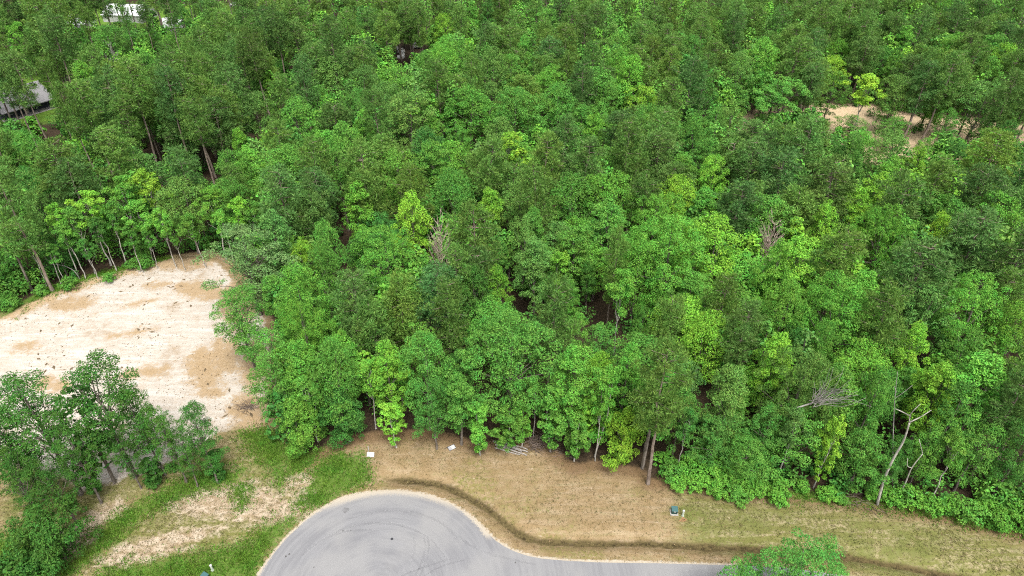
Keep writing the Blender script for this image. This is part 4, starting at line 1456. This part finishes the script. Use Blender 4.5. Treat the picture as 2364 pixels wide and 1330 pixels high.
def pedestal(u, v, rz, label):
    c = at(u, v)
    root = obj("utility_pedestal", None, label=label, cat="pedestal", group="pale utility pedestals beside the street", loc=(c[0], c[1], zground(c)), rot=(0, 0, rz))
    MB().tube([(0, 0, -.1), (0, 0, .12)], [.17, .16], 12).build("base", M_PED, root)
    MB().tube([(0, 0, .12), (0, 0, .5), (0, 0, .86)], [.125, .12, .115], 12).build("body", M_PED, root, smooth=False)
    MB().tube([(0, 0, .86), (0, 0, .98), (0, 0, 1.04)], [.14, .135, .07], 12).build("cap", M_WHITE, root)
    return root


transformer(1556, 1184, math.radians(-3), "green transformer box on a pale pad in the middle of the dry verge")
pedestal(1576, 1191, 0, "pale pedestal beside the transformer box on the dry verge")
transformer(474, 1338, math.radians(-28), "green transformer box cut by the bottom edge in the left grass")
pedestal(491, 1317, .4, "pale pedestal in the grass at the bottom left of the turning circle")
for k, (u, v, a) in enumerate([(1573, 1200, .5), (1580, 1198, -.7), (1577, 1203, .1)]):
    c = at(u, v)
    MB().box(-.3, .3, -.05, .05, 0, .03).build("marker_strip", M_REDPAINT, loc=(c[0], c[1], zground(c) + .004), rot=(0, 0, a), label="faded red utility marking strip on the ground below the pedestal", cat="marking", group="red marking strips by the pedestal")
c = at(808, 1017)
MB().tube([(0, 0, 0), (0, 0, .12), (0, 0, .2)], [.24, .22, .08], 10).build("bucket_lid", M_WHITE, loc=(c[0], c[1], zground(c)), label="small white round lid lying at the foot of the dark leafy tree", cat="lid")

# ------------------------------------------------------------------ houses and sheds far back on the left
M_ROOF = plain("grey_shingles", (.18, .175, .18), .85, .2, .15, 3)
M_WALL = plain("cream_siding", (.6, .55, .44), .8, .2, .08)
M_DARKWALL = plain("dark_siding", (.05, .055, .07), .7, .2, .15)
M_METALROOF = plain("white_metal_roof", (.62, .63, .64), .45, .4, .06)
M_GLASS = plain("window_glass", (.04, .05, .06), .12, .5, .1)


def gable(mb, x0, x1, y0, y1, z0, h, ov=.6, th=.18):
    ym = (y0 + y1) / 2
    s = h / (ym - y0)
    for (ya, yb) in ((y0 - ov, ym), (y1 + ov, ym)):
        za, zb_ = z0 - s * ov, z0 + h
        mb.add([(x0 - ov, ya, za), (x1 + ov, ya, za), (x1 + ov, yb, zb_), (x0 - ov, yb, zb_), (x0 - ov, ya, za + th), (x1 + ov, ya, za + th), (x1 + ov, yb, zb_ + th), (x0 - ov, yb, zb_ + th)],
               [(3, 2, 1, 0), (4, 5, 6, 7), (0, 1, 5, 4), (1, 2, 6, 5), (2, 3, 7, 6), (3, 0, 4, 7)])
    return mb


def walls(mb, x0, x1, y0, y1, z1, h):
    ym = (y0 + y1) / 2
    mb.box(x0, x1, y0, y1, -.3, z1)
    mb.add([(x0, y0, z1), (x0, y1, z1), (x0, ym, z1 + h - .05), (x1, y0, z1), (x1, y1, z1), (x1, ym, z1 + h - .05)], [(0, 2, 1), (3, 4, 5), (0, 3, 5, 2), (1, 2, 5, 4)])
    return mb


a = at(8, 262, 2.6)
b = at(122, 228, 2.6)
ang = math.atan2(b[1] - a[1], b[0] - a[0])
c = (a + b) / 2
root = obj("house", None, label="house with grey roof and dark porch half hidden by pines", cat="house", loc=(c[0], c[1], 0), rot=(0, 0, ang))
Lh = np.linalg.norm((b - a)[:2]) / 2
walls(MB(), -Lh, Lh, 2.6, 12, 2.8, 2.9).build("wall", M_DARKWALL, root)
gable(MB(), -Lh, Lh, .2, 12, 2.8, 3.2).build("roof", M_ROOF, root)
for k in range(4):
    x = -Lh + .4 + k * (2 * Lh - .8) / 3
    MB().box(x - .12, x + .12, .35, .6, 0, 2.75).build("porch_post", M_DARKWALL, root)
MB().box(-Lh - .2, Lh + .2, .2, 2.55, -.1, .12).build("porch_floor", M_CONC, root)
MB().box(-.5, .5, 2.53, 2.585, .12, 2.2).build("door", M_WALL, root)
for x in (-Lh * .6, Lh * .5):
    w_ = MB().box(x - .8, x + .8, 2.54, 2.59, .9, 2.1).build("window", M_WHITE, root)
    MB().box(x - .7, x + .7, 2.52, 2.535, 1.0, 2.0).build("pane", M_GLASS, w_)
# garage wing at the left
g = at(14, 262, 0)
root = obj("garage", None, label="grey roofed cream garage beside the dark porch house", cat="garage", loc=(g[0] - 3, g[1] - 3.5, 0), rot=(0, 0, ang))
walls(MB(), -4.5, 4.0, -3, 3.2, 2.7, 2.0).build("wall", M_WALL, root)
gable(MB(), -4.5, 4.0, -3, 3.2, 2.7, 2.2, .5).build("roof", M_ROOF, root)
w_ = MB().box(1.2, 2.6, -3.06, -3.01, .9, 2.0).build("window", M_WHITE, root)
MB().box(1.3, 2.5, -3.08, -3.065, 1.0, 1.9).build("pane", M_GLASS, w_)


def shed(u, v, L, D, h, rz, label, name="metal_shed", cat="shed"):
    c = at(u, v, 2)
    root = obj(name, None, label=label, cat=cat, loc=(c[0], c[1], 0), rot=(0, 0, rz))
    walls(MB(), -L / 2, L / 2, -D / 2, D / 2, h, 2.3).build("wall", M_WHITE, root)
    gable(MB(), -L / 2, L / 2, -D / 2, D / 2, h, 2.45, .3, .1).build("roof", M_METALROOF, root)
    MB().box(-1.4, 1.4, -D / 2 - .06, -D / 2 - .01, 0, 2.4).build("door", plain("shed_door", (.45, .46, .48), .5), root)
    return root


shed(300, 30, 15, 11, 2.6, math.radians(-6), "long white metal roofed shed behind the pines at the top left")
shed(188, 52, 7, 6, 2.2, math.radians(-12), "smaller white roofed shed left of the long white one")
shed(402, 60, 6, 4, 2.3, math.radians(10), "little pale shed among trees right of the long white one")
# white trailer and rubble in the small opening
c = at(964, 112)
root = obj("utility_trailer", None, label="small white trailer in the narrow opening at the top middle", cat="trailer", loc=(c[0], c[1], 0), rot=(0, 0, math.radians(-4)))
MB().box(-1.3, 1.3, -.8, .8, .5, 1.7, .05).build("body", M_WHITE, root, bevel=.08)
MB().box(-2.1, -1.3, -.05, .05, .45, .55).build("drawbar", M_BLACK, root)
for sx in (-.82, .82):
    MB().tube([(0, sx - .09, .33), (0, sx + .09, .33)], [.33, .33], 14).build("wheel", M_BLACK, root)
rr = np.random.default_rng(77)
for k in range(16):
    c = at(rr.uniform(917, 932), rr.uniform(112, 140))
    s = rr.uniform(.35, 1.0)
    mb = MB().box(-s, s, -s * .7, s * .7, -.1, s * rr.uniform(.6, 1.1), s * .2)
    mb.build("rubble_block", M_WHITE if k % 3 else M_CONC, loc=(c[0], c[1], 0), rot=(0, 0, rr.uniform(0, 3)), label="pale block of rubble heaped in the small opening at the top middle", cat="rubble", group="pale rubble blocks in the top opening", bevel=.1)
c = at(543, 14)
root = obj("parked_car", None, label="small white car on the pale drive at the top left", cat="car", loc=(c[0], c[1], 0), rot=(0, 0, .3))
MB().box(-2.1, 2.1, -.85, .85, .35, .85, .06).build("body", M_WHITE, root, bevel=.1)
MB().box(-1.2, 1.1, -.75, .75, .85, 1.4, .25).build("cabin", M_GLASS, root, bevel=.06)
MB().box(-.85, .75, -.5, .5, 1.402, 1.44).build("roof", M_WHITE, root)
for x in (-1.3, 1.3):
    for s in (-.8, .8):
        MB().tube([(x, s - .1, .33), (x, s + .1, .33)], [.33, .33], 14).build("wheel", M_BLACK, root)

# ------------------------------------------------------------------ grass, tufts, clods
def scatter(polymask, n, seed):
    r = np.random.default_rng(seed)
    return polymask, n, r


def blades(name, pts, h, w, per, spread, mat, rng, label, cat):
    n = len(pts)
    p = np.repeat(pts, per, 0) + np.c_[rng.normal(0, spread, (n * per, 2)), np.zeros(n * per)]
    a = rng.uniform(0, 6.28, n * per)
    side = np.stack([np.cos(a), np.sin(a), np.zeros_like(a)], 1) * (w * rng.uniform(.6, 1.4, n * per))[:, None]
    tip = np.c_[rng.normal(0, .35, (n * per, 2)), np.ones(n * per)] * (h * rng.uniform(.5, 1.4, n * per))[:, None]
    Vv = np.stack([p - side, p + side, p + tip], 1).reshape(-1, 3)
    return obj(name, mesh_np(name, Vv, np.arange(len(Vv)).reshape(-1, 3), [mat]), kind="stuff", label=label, cat=cat)


def sample_attr(fn, n, seed, box):
    r = np.random.default_rng(seed)
    out = []
    while len(out) < n:
        q = np.stack([r.uniform(box[0], box[1], 20000), r.uniform(box[2], box[3], 20000)], 1)
        f = fn(q)
        q = q[r.random(len(q)) < f]
        out += list(q)
    out = np.array(out[:n])
    return np.c_[out, [zground(p) for p in out]]


def grid_lookup(name):
    A = ATT[name].reshape(GX.shape)

    def f(q):
        x = np.clip(np.searchsorted(gx, q[:, 0]), 0, len(gx) - 1)
        y = np.clip(np.searchsorted(gy, q[:, 1]), 0, len(gy) - 1)
        return A[y, x]
    return f


Lg, Ls, Lo, Lol, Ld = (grid_lookup(k) for k in ("green", "sand", "open", "olive", "ditch"))


def off_road(q):
    return (sdist(q, outline) < -.25).astype(float)


rg = np.random.default_rng(21)
M_GRASS = leaf_mat("grass_blade", (.1, .21, .025), vary=(.55, 1.5), trans=.25)
M_TUFT = leaf_mat("tuft_blade", (.115, .115, .04), vary=(.5, 1.4), trans=.2)
M_STRAW = leaf_mat("straw_blade", (.26, .195, .105), vary=(.6, 1.35), trans=.2)
gp = sample_attr(lambda q: np.clip(Lg(q) * (.35 + .65 * (vnoise(q, 1.1, 31) > -.1)), 0, 1) * Lo(q) * off_road(q), 16000, 1, (-80, 66, 40, 112))
blades("lush_grass", gp, .24, .045, 4, .14, M_GRASS, rg, "lush green grass in patches beside the track and turning circle", "grass")
tp = sample_attr(lambda q: Lo(q) * (1 - Ls(q)) * off_road(q) * (1 - Ld(q)) * np.clip((.35 + .6 * Lol(q)) * (.6 + .8 * vnoise(q, .5, 33) + .35 * vnoise(q, 1.9, 34)), 0.02, 1), 16000, 2, (-70, 66, 40, 70))
blades("grass_tufts", tp, .1, .022, 7, .075, M_TUFT, rg, "small dark green tufts dotted over the dry verge", "grass")
sp = sample_attr(lambda q: Lo(q) * (1 - Ls(q)) * off_road(q) * (1 - .8 * Lg(q)), 16000, 3, (-70, 66, 40, 70))
blades("dry_grass", sp, .13, .03, 3, .12, M_STRAW, rg, "short dry straw coloured grass over the verge", "grass")
# clods and wood scraps on the sand
cp = sample_attr(lambda q: Ls(q) ** 2 * np.clip(.35 + .9 * vnoise(q, .4, 41) + .5 * vnoise(q, 1.3, 42), 0.03, 1), 2600, 4, (-92, -30, 58, 110))
n = len(cp)
sz = rg.uniform(.03, .09, n) * (1 + 2.2 * (rg.random(n) < .06))
oct_ = np.array([(1, 0, 0), (0, 1, 0), (-1, 0, 0), (0, -1, 0), (0, 0, .8), (0, 0, -.3)])
fc = np.array([(0, 1, 4), (1, 2, 4), (2, 3, 4), (3, 0, 4)])
th = rg.uniform(0, 3.14, n)
st = rg.uniform(1, 2.6, n)
CV = []
for k in range(n):
    c_, s_ = math.cos(th[k]), math.sin(th[k])
    q = oct_ * sz[k] * [st[k], .8, .8]
    CV.append(np.c_[q[:, 0] * c_ - q[:, 1] * s_, q[:, 0] * s_ + q[:, 1] * c_, q[:, 2]] + cp[k])
CV = np.concatenate(CV)
CF = (np.arange(n)[:, None, None] * 6 + fc).reshape(-1, 3)
obj("debris", mesh_np("debris", CV, CF, [plain("clod", (.12, .09, .055), .95, .1, .4, 2)]), kind="stuff", label="dark clods and wood scraps strewn over the white sand", cat="debris")

print("objects", len(bpy.data.objects))
